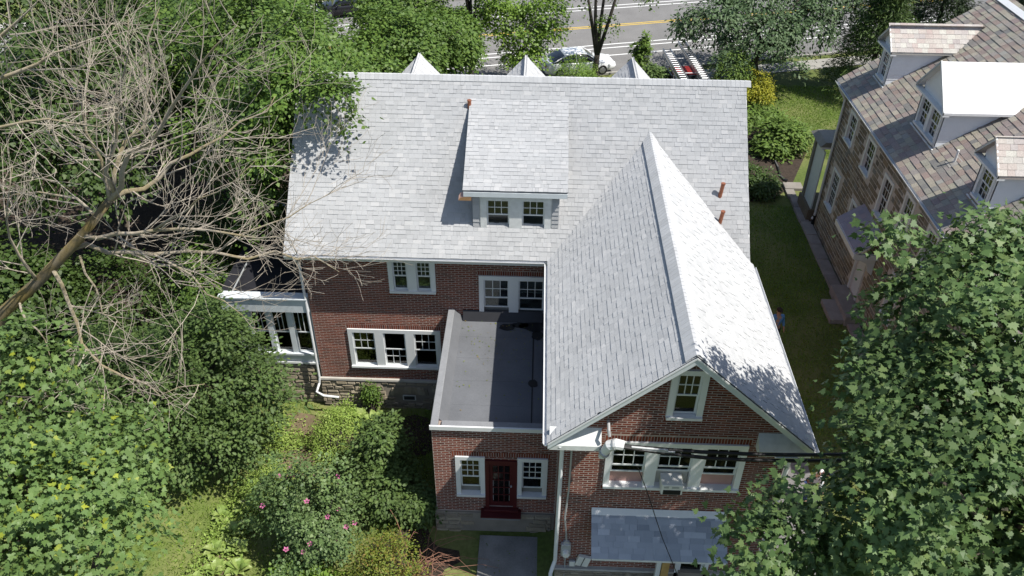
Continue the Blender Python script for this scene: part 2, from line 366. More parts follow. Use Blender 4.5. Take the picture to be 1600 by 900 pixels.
# ------------------------------------------------------------------ ground, road, pavements
def sm(a, b, x): t = min(1, max(0, (x-a)/(b-a))); return t*t*(3-2*t)
def gz(x, y): return -.72*sm(3.5, 0, x)*sm(7, 3, y)*sm(-45, -25, x)
def sheet(name, pts, z, m, kind='structure', n=None):
    o = MB().add([(p[0], p[1], z if z is not None else gz(*p)) for p in pts], [tuple(range(len(pts)))]).build(name, m); o['kind'] = kind; return o
def gmat():
    m = mat('ground', (.11,.155,.034), .95, .3, .5, col2=(.15,.165,.055), fine=.3, bscale=9)
gmat()
NX = 90
gx = np.concatenate([np.linspace(-160, -32, 12), np.linspace(-30, 30, 66), np.linspace(32, 160, 12)])
gy = np.concatenate([np.linspace(-80, -16, 8), np.linspace(-15, 12, 34), np.linspace(14, 180, 16)])
vs = [(x, y, gz(x, y)) for y in gy for x in gx]; w_ = len(gx)
fs = [(j*w_+i, j*w_+i+1, (j+1)*w_+i+1, (j+1)*w_+i) for j in range(len(gy)-1) for i in range(w_-1)]
o = MB().add(vs, fs).build('ground', 'ground', smooth=True); o['kind'] = 'structure'
RD = Vector((.963, .268, 0)).normalized(); RN = Vector((-RD.y, RD.x, 0))
def strip(name, c0, c1, z, m, a0=-130, a1=130, th=None):
    p = [RD*a0+RN*c0, RD*a1+RN*c0, RD*a1+RN*c1, RD*a0+RN*c1]; mb = MB()
    if th: mb.prism([(q.x, q.y, z-th) for q in p], (0, 0, th))
    else: mb.add([(q.x, q.y, z) for q in p], [(0, 1, 2, 3)])
    o = mb.build(name, m); o['kind'] = 'structure'; return o
strip('road', 28.0, 44.6, .012, 'asphalt')
for c, m in ((31.0,'linewhite'),(32.35,'linewhite'),(33.0,'linewhite'),(36.45,'lineyellow'),(36.75,'lineyellow'),(40.3,'linewhite'),(40.95,'linewhite')):
    strip('road_marking', c-.06, c+.06, .018, m)
strip('kerb', 27.82, 28.0, .13, 'sidewalk', th=.12); strip('kerb', 44.6, 44.78, .13, 'sidewalk', th=.12)
strip('pavement', 25.7, 27.2, .03, 'sidewalk'); strip('pavement', 45.2, 46.8, .03, 'sidewalk')
sheet('mulch_bed', [(7.3,16.2),(9,13.9),(12.2,14.6),(13.4,16),(15.2,20),(13.9,22.6),(11.2,24),(8,24)], .014, 'mulch')
# concrete slab behind the porch door, set on the lower garden
o = MB().box(-1.25, .98, -9.4, -5.62, -.82, -.66).build('concrete_pad', 'concrete', bevel=.015); o['kind'] = 'structure'
o = MB().box(6.9, 9.6, -7.5, -2.2, -.1, .02).build('patio', 'asphalt', bevel=.01); o['kind'] = 'structure'
fx = np.linspace(-60, -10.6, 12); fy = np.array([-1.5,0,2,3,3.5,4,4.5,5,5.5,6,6.5,7,10,16,25])
MB().add([(x, y, gz(x, y)+.015) for y in fy for x in fx], [(j*12+i, j*12+i+1, (j+1)*12+i+1, (j+1)*12+i) for j in range(len(fy)-1) for i in range(11)]).build('woodland_shade_floor', 'mulch')['kind'] = 'structure'  # dark sheet stands in for deep shade between the left trees
def dirt(x, y, rx, ry, seed, m='soil'):
    r = random.Random(seed); n = 20; pts = []
    for i in range(n):
        a = 2*math.pi*i/n; k = r.uniform(.7, 1.1); pts.append((x+rx*k*math.cos(a), y+ry*k*math.sin(a)))
    o = MB().add([(p[0], p[1], gz(*p)+.012) for p in pts]+[(x, y, gz(x, y)+.02)], [(i, (i+1) % n, n) for i in range(n)]).build('soil_patch', m); o['kind'] = 'structure'
dirt(-8.0, -2.2, 1.4, 1.9, 1); dirt(-3.4, -6.6, 1.5, 1.2, 2, 'mulch'); dirt(-4.6, -1.4, 2.0, 1.1, 3, 'mulch'); dirt(-9.0, -7.6, .9, 1.0, 4)

# ------------------------------------------------------------------ the brick house
HO = thing('brick_house', 'red brick house with light grey shingle roof, rear gabled wing and flat-roofed porch', 'house', (0, 0, -.72))
BR, SH, ST = Pieces(), Pieces(), Pieces()
XL, XR, EO, HE, YR, ZR = -7.73, 6.99, .445, 6.40, 4.07, 10.56
SL = (ZR-HE)/(YR+EO); WL, WR, ZW, YG = .68, 7.08, 9.30, -8.12; WM = (WL+WR)/2; SW = (ZW-HE)/(WM-WL)
F0 = frame((0, 0, 0), (1, 0, 0), (0, -1, 0)); FE = frame((0, -5.36, 0), (1, 0, 0), (0, -1, 0)); FW = frame((0, -7.78, 0), (1, 0, 0), (0, -1, 0))
B_ = [(-4.55,-3.0,4.70,6.06),(-1.57,.74,3.74,5.44),(-6.18,-2.95,1.30,3.02)]
E_ = [(-1.95,-1.07,1.02,2.72),(-1.07,-.10,.45,2.60),(-.10,.80,1.02,2.72)]
W_ = [(3.47,4.33,7.08,8.60),(2.15,5.62,4.53,6.18),(4.42,5.35,-.2,2.2)]
wallm = wall_sheet('wall', F0, -7.35, 1.2, -.9, lambda x: 6.2, B_, 'mortar', HO)
wallw = wall_sheet('wall', FW, 1.10, 6.62, -.9, lambda x: HE+SW*min(x-WL, WR-x)-.16, W_, 'mortar', HO, breaks=(WM,))
walle = wall_sheet('wall', FE, -2.60, 1.10, -.9, lambda x: 3.90, E_, 'mortar', HO)
sol = [(-1.6,.76,5.44,5.63),(-6.2,-2.93,3.02,3.21)]; sill_ = [(-4.6,-2.95,4.58,4.68),(-6.2,-2.93,1.18,1.28)]
holes = B_+sol+sill_
bricks(BR, wallm, F0, -7.35, 1.1, .70, lambda x: 6.18, holes, 1)
for q in sol: soldier(BR, wallm, F0, q[0], q[1], q[2])
for q in sill_: soldier(BR, wallm, F0, q[0], q[1], q[2], h=.10, d=.03)
sole = [(-2.05,.88,2.72,2.91)]; sille = [(-1.98,-1.09,.92,1.0),(-.08,.84,.92,1.0)]
bricks(BR, walle, FE, -2.60, 1.08, .22, lambda x: 3.86, E_+sole+sille, 2)
soldier(BR, walle, FE, -2.05, .88, 2.72)
for q in sille: soldier(BR, walle, FE, q[0], q[1], q[2], h=.09, d=.03)
solw = [(2.1,5.68,6.18,6.38)]; sillw = [(3.44,4.36,6.96,7.06),(2.1,5.66,4.41,4.51)]
bricks(BR, wallw, FW, 1.10, 6.62, 1.02, lambda x: HE+SW*min(x-WL, WR-x)-.18, W_+solw+sillw, 3)
soldier(BR, wallw, FW, 2.1, 5.68, 6.18)
for q in sillw: soldier(BR, wallw, FW, q[0], q[1], q[2], h=.10, d=.03)
BR.emit('brick', 'brick', HO, 300, 'brick_courses')
# side and front walls that only show from aside
mb = MB(); mb.prism([(-7.35,.25,-.9),(-7.35,7.9,-.9),(-7.35,7.9,6.2),(-7.35,YR,ZR-.25),(-7.35,.25,6.45)], (.25,0,0))
mb.prism([(6.62,.0,-.9),(6.62,7.9,-.9),(6.62,7.9,6.2),(6.62,YR,ZR-.25),(6.62,.0,6.45)], (-.25,0,0))
mb.box(-7.1, 6.37, 7.65, 7.9, -.9, 6.2); mb.box(1.10, 1.35, -7.53, .0, -.9, 6.3); mb.box(6.37, 6.62, -7.53, -.0, -.9, 6.3)
mb.box(-2.60, -2.35, -5.11, -.0, -.9, 3.9); mb.build('wall', 'brickwall', HO)
o = MB().box(-7.0, 6.3, .3, 7.6, 3.3, 3.45).build('floor', 'darkin', HO); o = MB().box(1.4, 6.3, -7.5, .2, 3.3, 3.45).build('floor', 'darkin', HO)
# stone foundation
def rubble(P, part, M, x0, x1, z0, z1, seed, rowh=(.09,.2), wid=(.16,.5), skip=(), prj=(.025,.06)):
    r = random.Random(seed); z = z0
    for i in range(6):
        k = ('r', i, seed)
        j = lambda s=.06: r.uniform(-s, s)
        v = [(0,0,0),(1,0,0),(1,0,1),(0,0,1)]+[(.06+j(.05),1+j(.3),.10+j(.08)),(.94+j(.05),1+j(.3),.10+j(.08)),(.94+j(.05),1+j(.3),.90+j(.08)),(.06+j(.05),1+j(.3),.90+j(.08))]
        P.variant(k, v, [(4,7,6,5),(0,4,5,1),(1,5,6,2),(2,6,7,3),(3,7,4,0)])
    while z < z1-.03:
        h = min(r.uniform(*rowh), z1-z); x = x0+r.uniform(-.2, 0)
        while x < x1-.03:
            w = r.uniform(*wid); a, b = max(x, x0), min(x+w, x1)
            h2 = h*r.uniform(.85, 1.0); cx = (a+b)/2; cz = z+h/2
            if b-a > .05 and not any(q[0]-.03 < b and q[1]+.03 > a and q[2]-.02 < z+h2 and q[3]+.02 > z for q in skip):
                T = Matrix.Translation((a+.008, 0, z+.006)) @ Matrix.Rotation(0, 4, 'Y') @ Matrix.Diagonal((b-a-.026, r.uniform(*prj), max(.03, h2-.022), 1))
                P.put(('r', r.randrange(6), seed), M @ T, part)
            x += w
        z += h
fm = MB(F0).box(-7.42, 1.1, -.2, .035, -.9, .60).build('foundation', 'fmortar', HO)
rubble(ST, fm, F0 @ Matrix.Translation((0,.035,0)), -7.42, -2.6, -.85, .56, 5, skip=((-4.95,-3.45,-.10,.32),(-4.5,-3.94,-.33,-.04)))
soldier_st = Pieces()
for i in range(11):
    x = -4.9+i*.13; k = ('v', i)
    ST.variant(k, *brickshape(.11, .34, .05)); ST.put(k, F0 @ Matrix.Translation((x, .035, -.05+.07*math.sin(math.pi*i/10))) @ Matrix.Rotation(R(-(i-5)*2.5), 4, 'Y'), fm)
MB(F0).box(-7.45, -2.6, .0, .09, .60, .70).build('ledge', 'ledge', HO, bevel=.01)
v = MB(F0); v.box(-4.46, -3.98, .03, .07, -.31, -.07); va = v.build('basement_vent', 'whiteold', HO)
v = MB(F0); v.box(-4.42, -4.02, .071, .075, -.28, -.10); v.build('vent_screen', 'darkin', va)
fe = MB(FE).box(-2.66, 1.08, -.2, .06, -.9, .18).build('foundation', 'fmortar', HO)
rubble(ST, fe, FE @ Matrix.Translation((0,.06,0)), -2.66, 1.0, -.8, .15, 8, rowh=(.16,.25), wid=(.3,.7), skip=((-1.2,.0,-.8,.2),))
fw = MB(FW).box(1.06, 6.66, -.2, .05, -.9, .92).build('foundation', 'fmortar', HO)
MB(FW).box(1.02, 4.40, -.05, .10, .92, 1.0).build('ledge', 'ledge', HO); MB(FW).box(5.37, 6.70, -.05, .10, .92, 1.0).build('ledge', 'ledge', HO)
rubble(ST, fw, FW @ Matrix.Translation((0,.05,0)), 1.06, 6.66, -.85, .9, 9, skip=((4.3,5.5,-.9,.95),))
ST.emit('foundation_stone', 'fstone', HO, 220, 'foundation_stonework')
# windows and doors
for x in (-4.55, -3.775): window(HO, F0, x, x+.775, 4.70, 6.06, cols=3, rows=3, casing=.15, open_=0, reflection_blind=.9)
window(HO, F0, -1.57, -.415, 3.74, 5.44, casing=.16, open_=.30, reflection_blind=.35, fillm='screen'); window(HO, F0, -.415, .74, 3.74, 5.44, casing=.16, open_=.22, reflection_blind=.45)
for i in range(3): window(HO, F0, -6.18+i*1.0767, -6.18+(i+1)*1.0767, 1.30, 3.02, casing=.15, lowcols=3 if i == 1 else 0, fillm='screen', reflection_blind=(.5,.0,.3)[i], cols=1 if i == 1 else 3, rows=1 if i == 1 else 2)
window(HO, FE, -1.95, -1.07, 1.02, 2.72, casing=.14, open_=.25, cols=3, rows=3, reflection_blind=.4); window(HO, FE, -.10, .80, 1.02, 2.72, casing=.14, open_=.25, cols=3, rows=3)
window(HO, FW, 3.47, 4.33, 7.08, 8.60, casing=.15, open_=.02, cols=3, rows=2, fillm='darkin')
for i in range(3): window(HO, FW, 2.15+i*1.1567, 2.15+(i+1)*1.1567, 4.53, 6.18, casing=.15, open_=.42 if i != 1 else .5, cols=3, rows=2, fillm='pinkin' if i != 1 else 'reflection_blind')
# porch door: dark red frame, fifteen lights
d = MB(FE); d.box(-1.07,-.95,-.12,.06,.45,2.60); d.box(-.22,-.10,-.12,.06,.45,2.60); d.box(-.95,-.22,-.12,.06,2.44,2.60)
door = d.build('door', 'red', HO)
d = MB(FE); d.box(-.95,-.84,-.09,-.03,.45,2.44); d.box(-.33,-.22,-.09,-.03,.45,2.44); d.box(-.84,-.33,-.09,-.03,.45,.62); d.box(-.84,-.33,-.09,-.03,2.30,2.44)
for k in (1, 2): x = -.84+.51*k/3; d.box(x-.014,x+.014,-.08,-.045,.62,2.30)
for k in range(1, 5): z = .62+1.68*k/5; d.box(-.84,-.33,-.078,-.047,z-.014,z+.014)
d.build('door_leaf', 'red', door)
for k in range(3):
    for q in range(5):
        MB(FE).box(-.84+.17*k+.016, -.84+.17*(k+1)-.016, -.066, -.060, .62+.336*q+.016, .62+.336*(q+1)-.016).build('pane', 'glass', door)
MB(FE).box(-.84, -.33, -.10, -.095, .62, 1.60).build('curtain', 'whitecloth', door)
MB(FE).ell((-.28, .0, 1.42), (.03,.05,.03)).build('handle', 'greymetal', door)
MB(FE).box(-1.12, -.05, .0, .16, .36, .45).build('door_sill', 'red', HO, bevel=.01)
d = MB(FE); d.box(-1.18,.01,.0,.30,.16,.30); d.build('step', 'concrete', HO); MB(FE).box(-1.21,.04,.0,.35,.30,.35).build('step_tread','red',HO)
# roofs
deck = MB(); deck.prism([(XL,-EO,HE-.02),(XL,YR,ZR-.02),(XL,YR,ZR-.20),(XL,-EO,HE-.16)], (XR-XL,0,0))
deck.prism([(XL,8.58,HE-.02),(XL,YR+.001,ZR-.02),(XL,YR+.001,ZR-.20),(XL,8.58,HE-.16)], (XR-XL,0,0))
roof = deck.build('roof', 'roofdeck', HO)
yb = -EO+(ZW-HE)/SL
wd = MB()
for sx, xe in ((1, WL), (-1, WR)):
    wd.prism([(xe,YG,HE-.02),(WM,YG,ZW-.02),(WM,YG,ZW-.2),(xe,YG,HE-.16)], (0,-EO-YG-.002,0))
    wd.add([(xe,-EO-.002,HE-.02),(WM,-EO-.002,ZW-.02),(WM,yb+.05,ZW-.02)], [(0,1,2)])
wroof = wd.build('roof', 'roofdeck', HO)
LS = math.hypot(ZR-HE, YR+EO); LW = math.hypot(ZW-HE, WM-WL)
VM = Vector((0, YR+EO, ZR-HE)).normalized()
shingles(SH, HO, roof, (XL-.02,-EO-.03,HE), (1,0,0), VM, lambda v: (0, XR-XL+.04), int(LS/.15)+1, .15, 11, thick=(.010,.021))
cs = (WM-WL)/LW
valley = lambda v: -EO+v*(ZW-HE)/LW/SL
shingles(SH, HO, wroof, (WL-.02,YG,HE), (0,-1,0), (WM-WL,0,ZW-HE), lambda v: (-(valley(v)-YG)-.05, .03), int(LW/.15)+1, .15, 12, thick=(.006,.012))
shingles(SH, HO, wroof, (WR+.02,YG,HE), (0,1,0), (-(WM-WL),0,ZW-HE), lambda v: (-.03, valley(v)-YG+.05), int(LW/.15)+1, .15, 13, thick=(.010,.022))
# rear dormer
dr = MB(); DX0, DX1 = -2.0, 1.2; DV = Vector((0, 3.5-.02, 10.06-8.52)).normalized()
dr.prism([(DX0,.14,8.54),(DX0,3.62,10.09),(DX0,3.62,9.9),(DX0,.14,8.42)], (DX1-DX0,0,0)); droof = dr.build('roof', 'roofdeck', HO)
shingles(SH, HO, droof, (DX0-.02,.11,8.555), (1,0,0), DV, lambda v: (0, DX1-DX0+.04), 25, .15, 14, thick=(.010,.021))
FD = frame((0, .32, 0), (1, 0, 0), (0, -1, 0))
MB(FD).box(-2.0, 1.2, .19, .22, 8.34, 8.50).build('fascia', 'fascia', HO)
wall_sheet('dormer_wall', FD, -1.72, .95, 6.9, lambda x: 8.42, [(-1.50,.72,7.0,8.32)], 'whiteold', HO, th=.1)
for x0, x1 in ((-1.50,-.39),(-.39,.72)): window(HO, FD, x0, x1, 7.0, 8.32, casing=.2 if x0 < -1 else .2, cols=3, rows=2, cm='whiteold', depth=.04)
for i in range(9):
    z = 7.0+i*.155
    for a, b in ((-1.74,-1.53),(.75,.97)): MB(FD).prism([(a,.005,z),(a,.03,z),(a,.012,z+.16),(a,.005,z+.16)], (b-a,0,0)).build('siding_board', 'shingle', HO)
for x in (-1.72, .95):
    MB().prism([(x,.33,7.0),(x,3.2,9.75),(x,3.2,9.9),(x,.33,8.45)], (.1 if x < 0 else -.1, 0, 0)).build('dormer_cheek', 'shingle', HO)
MB(FD).box(-1.75, .98, .0, .12, 6.93, 7.0).build('ledge', 'whiteold', HO)
cf = MB(); cf.prism([(-2.16,.10,8.20),(-1.76,.10,8.20),(-1.76,.10,8.33),(-2.1,.10,8.31)], (0,.22,.05)); cf.build('copper_flashing', 'newcopper', HO)
# awning over the back door
aw = MB(FW); aw.prism([(1.95,.0,3.56),(1.95,1.0,2.78),(1.95,1.0,2.70),(1.95,0,3.46)], (3.5,0,0)); awn = aw.build('awning', 'white', HO)
AW = Pieces(); shingles(AW, HO, awn, (1.93,-8.80,2.80), (1,0,0), (0,1.0,.78), lambda v: (0, 3.54), 8, .15, 15, widths=(.2,.26,.32,.38), thick=(.012,.026))
AW.emit('shingle', 'awnshingle', HO, 300, 'awning_shingles')
MB(FW).prism([(1.93,.02,3.62),(1.93,.16,3.50),(1.93,.16,3.47),(1.93,.02,3.52)], (3.54,0,0)).build('flashing', 'white', awn)
for x in (2.1, 5.25): MB(FW).tube([(x,.02,2.2),(x,.9,2.74)], .03).build('bracket', 'white', awn)
# back door under the awning
d = MB(FW); d.box(4.42,4.52,-.1,.05,-.2,2.2); d.box(5.25,5.35,-.1,.05,-.2,2.2); d.box(4.52,5.25,-.1,.05,2.08,2.2); bd = d.build('door', 'white', HO)
MB(FW).box(4.52,5.25,-.09,-.04,-.2,.9).build('door_leaf', 'white', bd); MB(FW).box(4.56,5.21,-.08,-.06,.95,2.03).build('pane', 'glass', bd)
d = MB(FW); d.box(4.52,4.60,-.09,-.04,.9,2.08); d.box(5.17,5.25,-.09,-.04,.9,2.08); d.build('door_stile','white',bd)
# front gables seen over the ridge
for i, x in enumerate((-4.30, -.27, 3.72)):
    g = MB()
    for s in (-1, 1):
        g.prism([(x,8.3,9.64),(x+s*1.3,8.3,8.26),(x+s*1.3,8.3,8.14),(x,8.3,9.50)], (0,-2.9,0))
    fr_ = g.build('roof', 'roofdeck', HO)
    for s in (-1, 1):
        U = Vector((0,-1,0)) if s < 0 else Vector((0,1,0)); y0 = 8.33 if s < 0 else 5.0
        shingles(SH, HO, fr_, (x+s*1.32, y0, 8.26), U, (-s*1.3,0,1.38), lambda v: (0, 3.3), 13, .15, 20+i)
    MB().prism([(x-1.1,8.1,6.0),(x+1.1,8.1,6.0),(x+1.1,8.1,8.3),(x,8.1,9.45),(x-1.1,8.1,8.3)], (0,-.2,0)).build('gable', 'brickwall', HO)
    cp = MB()
    for k in range(18):
        y = 8.34-k*.15
        cp.add([(x-.13,y,9.53),(x,y,9.685),(x+.13,y,9.53),(x-.13,y-.19,9.52),(x,y-.19,9.672),(x+.13,y-.19,9.52)], [(0,1,4,3),(1,2,5,4)])
    cp.build('ridge_cap', 'cap', fr_)
SH.emit('shingle', 'shingle', HO, 300, 'roof_shingles')
# ridge caps: one overlapping piece after another
CP = Pieces()
def caps(part, p0, d, n, half, down, key, exp=.15):
    CP.variant(key, [(-half,0,-down),(-.035,0,-.004),(.035,0,-.004),(half,0,-down),(-half,exp+.05,-down-.012),(-.035,exp+.05,-.016),(.035,exp+.05,-.016),(half,exp+.05,-down-.012),(-half,0,-down-.02),(half,0,-down-.02),(-.035,0,-.024),(.035,0,-.024)],
               [(0,1,5,4),(1,2,6,5),(2,3,7,6),(8,10,1,0),(10,11,2,1),(11,9,3,2)])
    d = Vector(d).normalized(); x = Vector((0,0,1)).cross(d) if abs(d.x) < .5 else Vector((0,0,1)).cross(d)
    x = d.cross(Vector((0,0,1))).normalized(); z = x.cross(d)
    for i in range(n): CP.put(key, basis(Vector(p0)+d*(i*exp), x, d, z), part)
caps(wroof, (WM, YG-.02, ZW+.075), (0,1,0), int((yb-YG)/.15)+2, .25, .22, 'cw')
caps(roof, (XL-.02, YR, ZR+.07), (1,0,0), int((XR-XL)/.15)+1, .17, .15, 'cm')
CP.emit('ridge_cap', 'cap', HO, 300, 'ridge_caps')
# trim: fascia, soffit, gutters, rakes, eave returns
MB().box(XL+.05, WL-.1, -EO+.02, -.02, 6.17, 6.20).build('soffit', 'fascia', HO)
MB().box(XL, WL+.05, -EO-.005, -EO+.02, 6.18, 6.35).build('fascia', 'white', HO)
def gutter(p0, p1, out, z, m='gutter'):
    p0, p1, out = Vector(p0), Vector(p1), Vector(out); g = MB(); dv = p1-p0
    prof = [(0,.0),(0,-.10),(.07,-.10),(.115,-.02),(.115,.0),(.105,.0),(.062,-.085),(.01,-.085),(.01,0)]
    g.prism([p0+out*a+Vector((0,0,z+b)) for a, b in prof], dv); return g.build('gutter', m, HO)
gutter((XL,-EO-.006,0), (WL-.12,-EO-.006,0), (0,-1,0), HE-.03)
gutter((WL-.006,-EO-.13,0), (WL-.006,YG,0), (-1,0,0), HE-.03); gutter((WR+.006,-EO,0), (WR+.006,YG,0), (1,0,0), HE-.03)
for s, xe in ((1, WL), (-1, WR)):
    MB().prism([(xe,YG-.03,HE-.03),(WM,YG-.03,ZW-.03),(WM,YG-.03,ZW-.23),(xe,YG-.03,HE-.20)], (0,.03-.002,0)).build('rake_board', 'fascia', HO)
    MB().prism([(xe,YG-.05,HE-.015),(WM,YG-.05,ZW-.015),(WM,YG-.05,ZW-.06),(xe,YG-.05,HE-.06)], (0,.02-.002,0)).build('drip_edge', 'white', HO)
    xo = xe+s*.04; xi = xe+s*1.30
    MB().prism([(xo,YG+.01,6.14),(xo,YG+.01,6.30),(xo,-7.79,6.62),(xo,-7.79,6.14)], (xi-xo,0,0)).build('eave_return', 'whiteold', HO)
MB().prism([(XR,-EO,HE-.03),(XR,YR,ZR-.03),(XR,YR,ZR-.24),(XR,-EO,HE-.22)], (.025,0,0)).build('rake_board', 'white', HO)
MB().prism([(XL,-EO,HE-.03),(XL,YR,ZR-.03),(XL,YR,ZR-.24),(XL,-EO,HE-.22)], (-.025,0,0)).build('rake_board', 'white', HO)
# flat porch roof
fl = MB().box(-2.32, 1.10, -5.10, -.0, 3.55, 3.72).build('porch_roof', 'membrane', HO)
for y in (-1.05, -2.1, -3.15, -4.2): MB().box(-2.30, 1.08, y-.045, y+.045, 3.721, 3.7245).build('membrane_seam', 'membrane', HO)
MB().box(.26, .30, -5.08, -.02, 3.726, 3.73).build('membrane_seam', 'tar', HO)
MB().box(-2.62, -2.40, -5.38, -.004, 3.90, 4.02).build('parapet', 'membrane2', HO, bevel=.02)
MB().prism([(-2.399,-5.1,3.99),(-2.16,-5.1,3.722),(-2.399,-5.1,3.722)], (0,5.09,0)).build('cant_strip', 'membrane', HO)
MB().prism([(-2.298,-5.37,4.0),(-2.298,-5.37,3.9),(-2.298,-5.08,3.722),(-2.298,-5.08,3.78),(-2.298,-5.15,3.97)], (3.39,0,0)).build('parapet', 'membrane2', HO)
MB().box(-2.64, 1.06, -5.44, -5.385, 3.86, 4.01).build('drip_edge', 'white', HO)
MB().prism([(-2.12,-.005,3.722),(-2.12,-.30,3.722),(-2.12,-.02,3.99),(-2.12,-.005,3.99)], (3.2,0,0)).build('cant_strip', 'tar', HO)
for x, y, rx, ry, s in ((-.6,-.56,.30,.2,1),(-.2,-.45,.3,.16,5),(.30,-.5,.5,.28,2),(.42,-.95,.22,.25,6),(.3,-3.25,.16,.19,3)):
    r = random.Random(s); n = 16; pts = [(x+rx*r.uniform(.75,1.1)*math.cos(2*math.pi*i/n), y+ry*r.uniform(.75,1.1)*math.sin(2*math.pi*i/n), 3.733) for i in range(n)]
    MB().prism(pts, (0,0,.003)).build('tar_patch', 'tar', HO)
# vent pipes
for x, y, h, tilt in ((6.08,1.19,.50,.05),(6.05,.52,.50,.06),(-2.02,3.25,.30,.0)):
    z = HE+SL*(y+EO); v = MB(); v.tube([(x,y,z-.1),(x+tilt,y,z+h)], .062, 10); v.tube([(x+tilt,y,z+h-.03),(x+tilt,y,z+h+.01)], .072, 10); pipe = v.build('vent_pipe', 'copper', HO, smooth=False)
    fl_ = MB(basis(Vector((x,y,z+.028)), Vector((1,0,0)), VM, Vector((1,0,0)).cross(VM))); fl_.box(-.15,.15,-.18,.18,-.002,.004); fl_.build('flashing', 'copper' if x < 0 else 'ledge', pipe)
# downspouts
def down(pts, r=.045, m='gutter'):
    return MB().tube(pts, r, 8).build('downspout', m, HO)
down([(-7.42,-.50,6.27),(-7.42,-.46,6.16),(-7.42,-.13,5.85),(-7.42,-.12,.75),(-7.45,-.16,.5),(-7.5,-.45,.35),(-7.25,-.5,.22),(-6.7,-.5,.16)])
down([(.98,YG+.03,6.28),(.99,-7.9,6.1),(1.05,-7.86,5.9),(1.05,-7.86,1.35),(.98,-7.95,1.12),(.93,-8.05,.98),(.93,-8.08,.80)], .055)
down([(6.72,YG+.05,6.28),(6.70,-7.9,6.0),(6.66,-7.86,5.8),(6.66,-7.86,1.0)], .06)
# sunroom wing on the left
SX0, SX1, SY = -10.15, -7.38, .10; FS = frame((0, SY, 0), (1, 0, 0), (0, -1, 0))
MB().box(SX0+.1, SX1, SY+.1, 6.0, 4.12, 4.20).build('sunroom_roof', 'blackroof', HO)
mb = MB(); mb.box(SX0-.2, SX1, SY-.22, SY+.02, 3.74, 4.30); mb.box(SX0-.2, SX0+.04, SY+.02, 6.1, 3.74, 4.30); mb.box(SX0+.04, SX1, 5.9, 6.1, 3.74, 4.30); mb.build('fascia', 'fascia', HO)
mb = MB(); mb.box(SX0-.26, SX1, SY-.28, SY+.10, 4.30, 4.35); mb.build('coping', 'fascia', HO); MB().box(SX0-.26, SX0+.10, SY+.101, 6.14, 4.30, 4.35).build('coping', 'blackroof', HO)  # side coping is coloured dark so no sunlit edge shows
wall_sheet('sunroom_wall', FS, SX0, SX1, 1.30, lambda x: 3.74, [(-9.62,-7.42,1.72,3.70)], 'fascia', HO, th=.1)
wall_sheet('sunroom_wall', frame((SX0,6.0,0),(0,-1,0),(-1,0,0)), 0, 5.9, 1.30, lambda x: 3.74, [(.6+i*1.3,1.6+i*1.3,1.72,3.70) for i in range(4)], 'fascia', HO, th=.1)
MB().box(SX0, SX1, 5.9, 6.0, 1.3, 3.74).build('sunroom_wall', 'fascia', HO)
for i in range(3): window(HO, FS, -9.62+i*.7333, -9.62+(i+1)*.7333, 1.72, 3.70, casing=.09, cols=3, rows=1, fillm='darkin', cm='fascia')
for i in range(4): window(HO, frame((SX0,6.0,0),(0,-1,0),(-1,0,0)), .6+i*1.3, 1.6+i*1.3, 1.72, 3.70, casing=.09, cols=3, rows=1, fillm='darkin', cm='fascia')
MB(FS).box(SX0-.05, SX1, .0, .06, 1.24, 1.32).build('ledge', 'white', HO)
fs_ = MB().box(SX0+.02, SX1-.02, SY+.03, 5.9, -.9, 1.26).build('foundation', 'fmortar', HO)
SS = Pieces(); rubble(SS, fs_, FS @ Matrix.Translation((0,-.03,0)), SX0+.02, SX1-.05, -.85, 1.24, 10, rowh=(.12,.24), wid=(.25,.7)); SS.emit('foundation_stone', 'fstone', HO, 80, 'sunroom_stonework')
# ------------------------------------------------------------------ the stone house next door
NH = thing('stone_house', 'brown rubble stone house with slate roof and three white dormers', 'house', (13.6, 4, 0))
NS, NL, NP = Pieces(), Pieces(), Pieces()
NX0, NE, NZ, NRX, NRZ, NY1, NY0 = 13.6, 13.2, 7.15, 18.8, 10.85, 12.5, -4.5
ns = (NRZ-NZ)/(NRX-NE); FN = frame((NX0, 0, 0), (0, -1, 0), (-1, 0, 0))
NWIN = [(10.40,11.40,5.08,6.42,3,2),(7.95,9.0,4.98,6.42,3,2),(5.62,6.62,4.30,6.02,3,2),(3.62,4.55,4.85,6.42,3,2),(1.40,2.35,4.85,6.42,3,2),(10.55,11.6,1.72,3.56,4,3),(7.9,8.85,1.9,3.55,4,3),(2.6,3.6,1.7,3.5,4,3)]
nh = [(-b, -a, z0, z1) for a, b, z0, z1, _, _ in NWIN]+[(-6.8,-5.75,.45,2.75)]
nw = wall_sheet('wall', FN, -NY1, -NY0, -.2, lambda x: 6.95, nh, 'nmortar', NH)
rubble(NS, nw, FN, -NY1, -NY0, -.1, 6.9, 30, rowh=(.12,.26), wid=(.16,.55), skip=nh, prj=(.008,.02))
mb = MB(); mb.prism([(13.6,NY1,-.2),(24,NY1,-.2),(24,NY1,6.95),(NRX,NY1,NRZ-.2),(13.6,NY1,7.2)], (0,-.25,0)); mb.prism([(13.6,NY0,-.2),(24,NY0,-.2),(24,NY0,6.95),(NRX,NY0,NRZ-.2),(13.6,NY0,7.2)], (0,.25,0)); mb.box(23.75,24,NY0+.25,NY1-.25,-.2,6.95)
ng = mb.build('wall', 'nstone', NH)
rubble(NS, ng, frame((13.6,NY1,0),(1,0,0),(0,1,0)), 0, 10.4, -.1, 6.9, 31, rowh=(.12,.26), wid=(.2,.5))
NS.emit('wall_stone', 'nstone', NH, 300, 'wall_stonework')
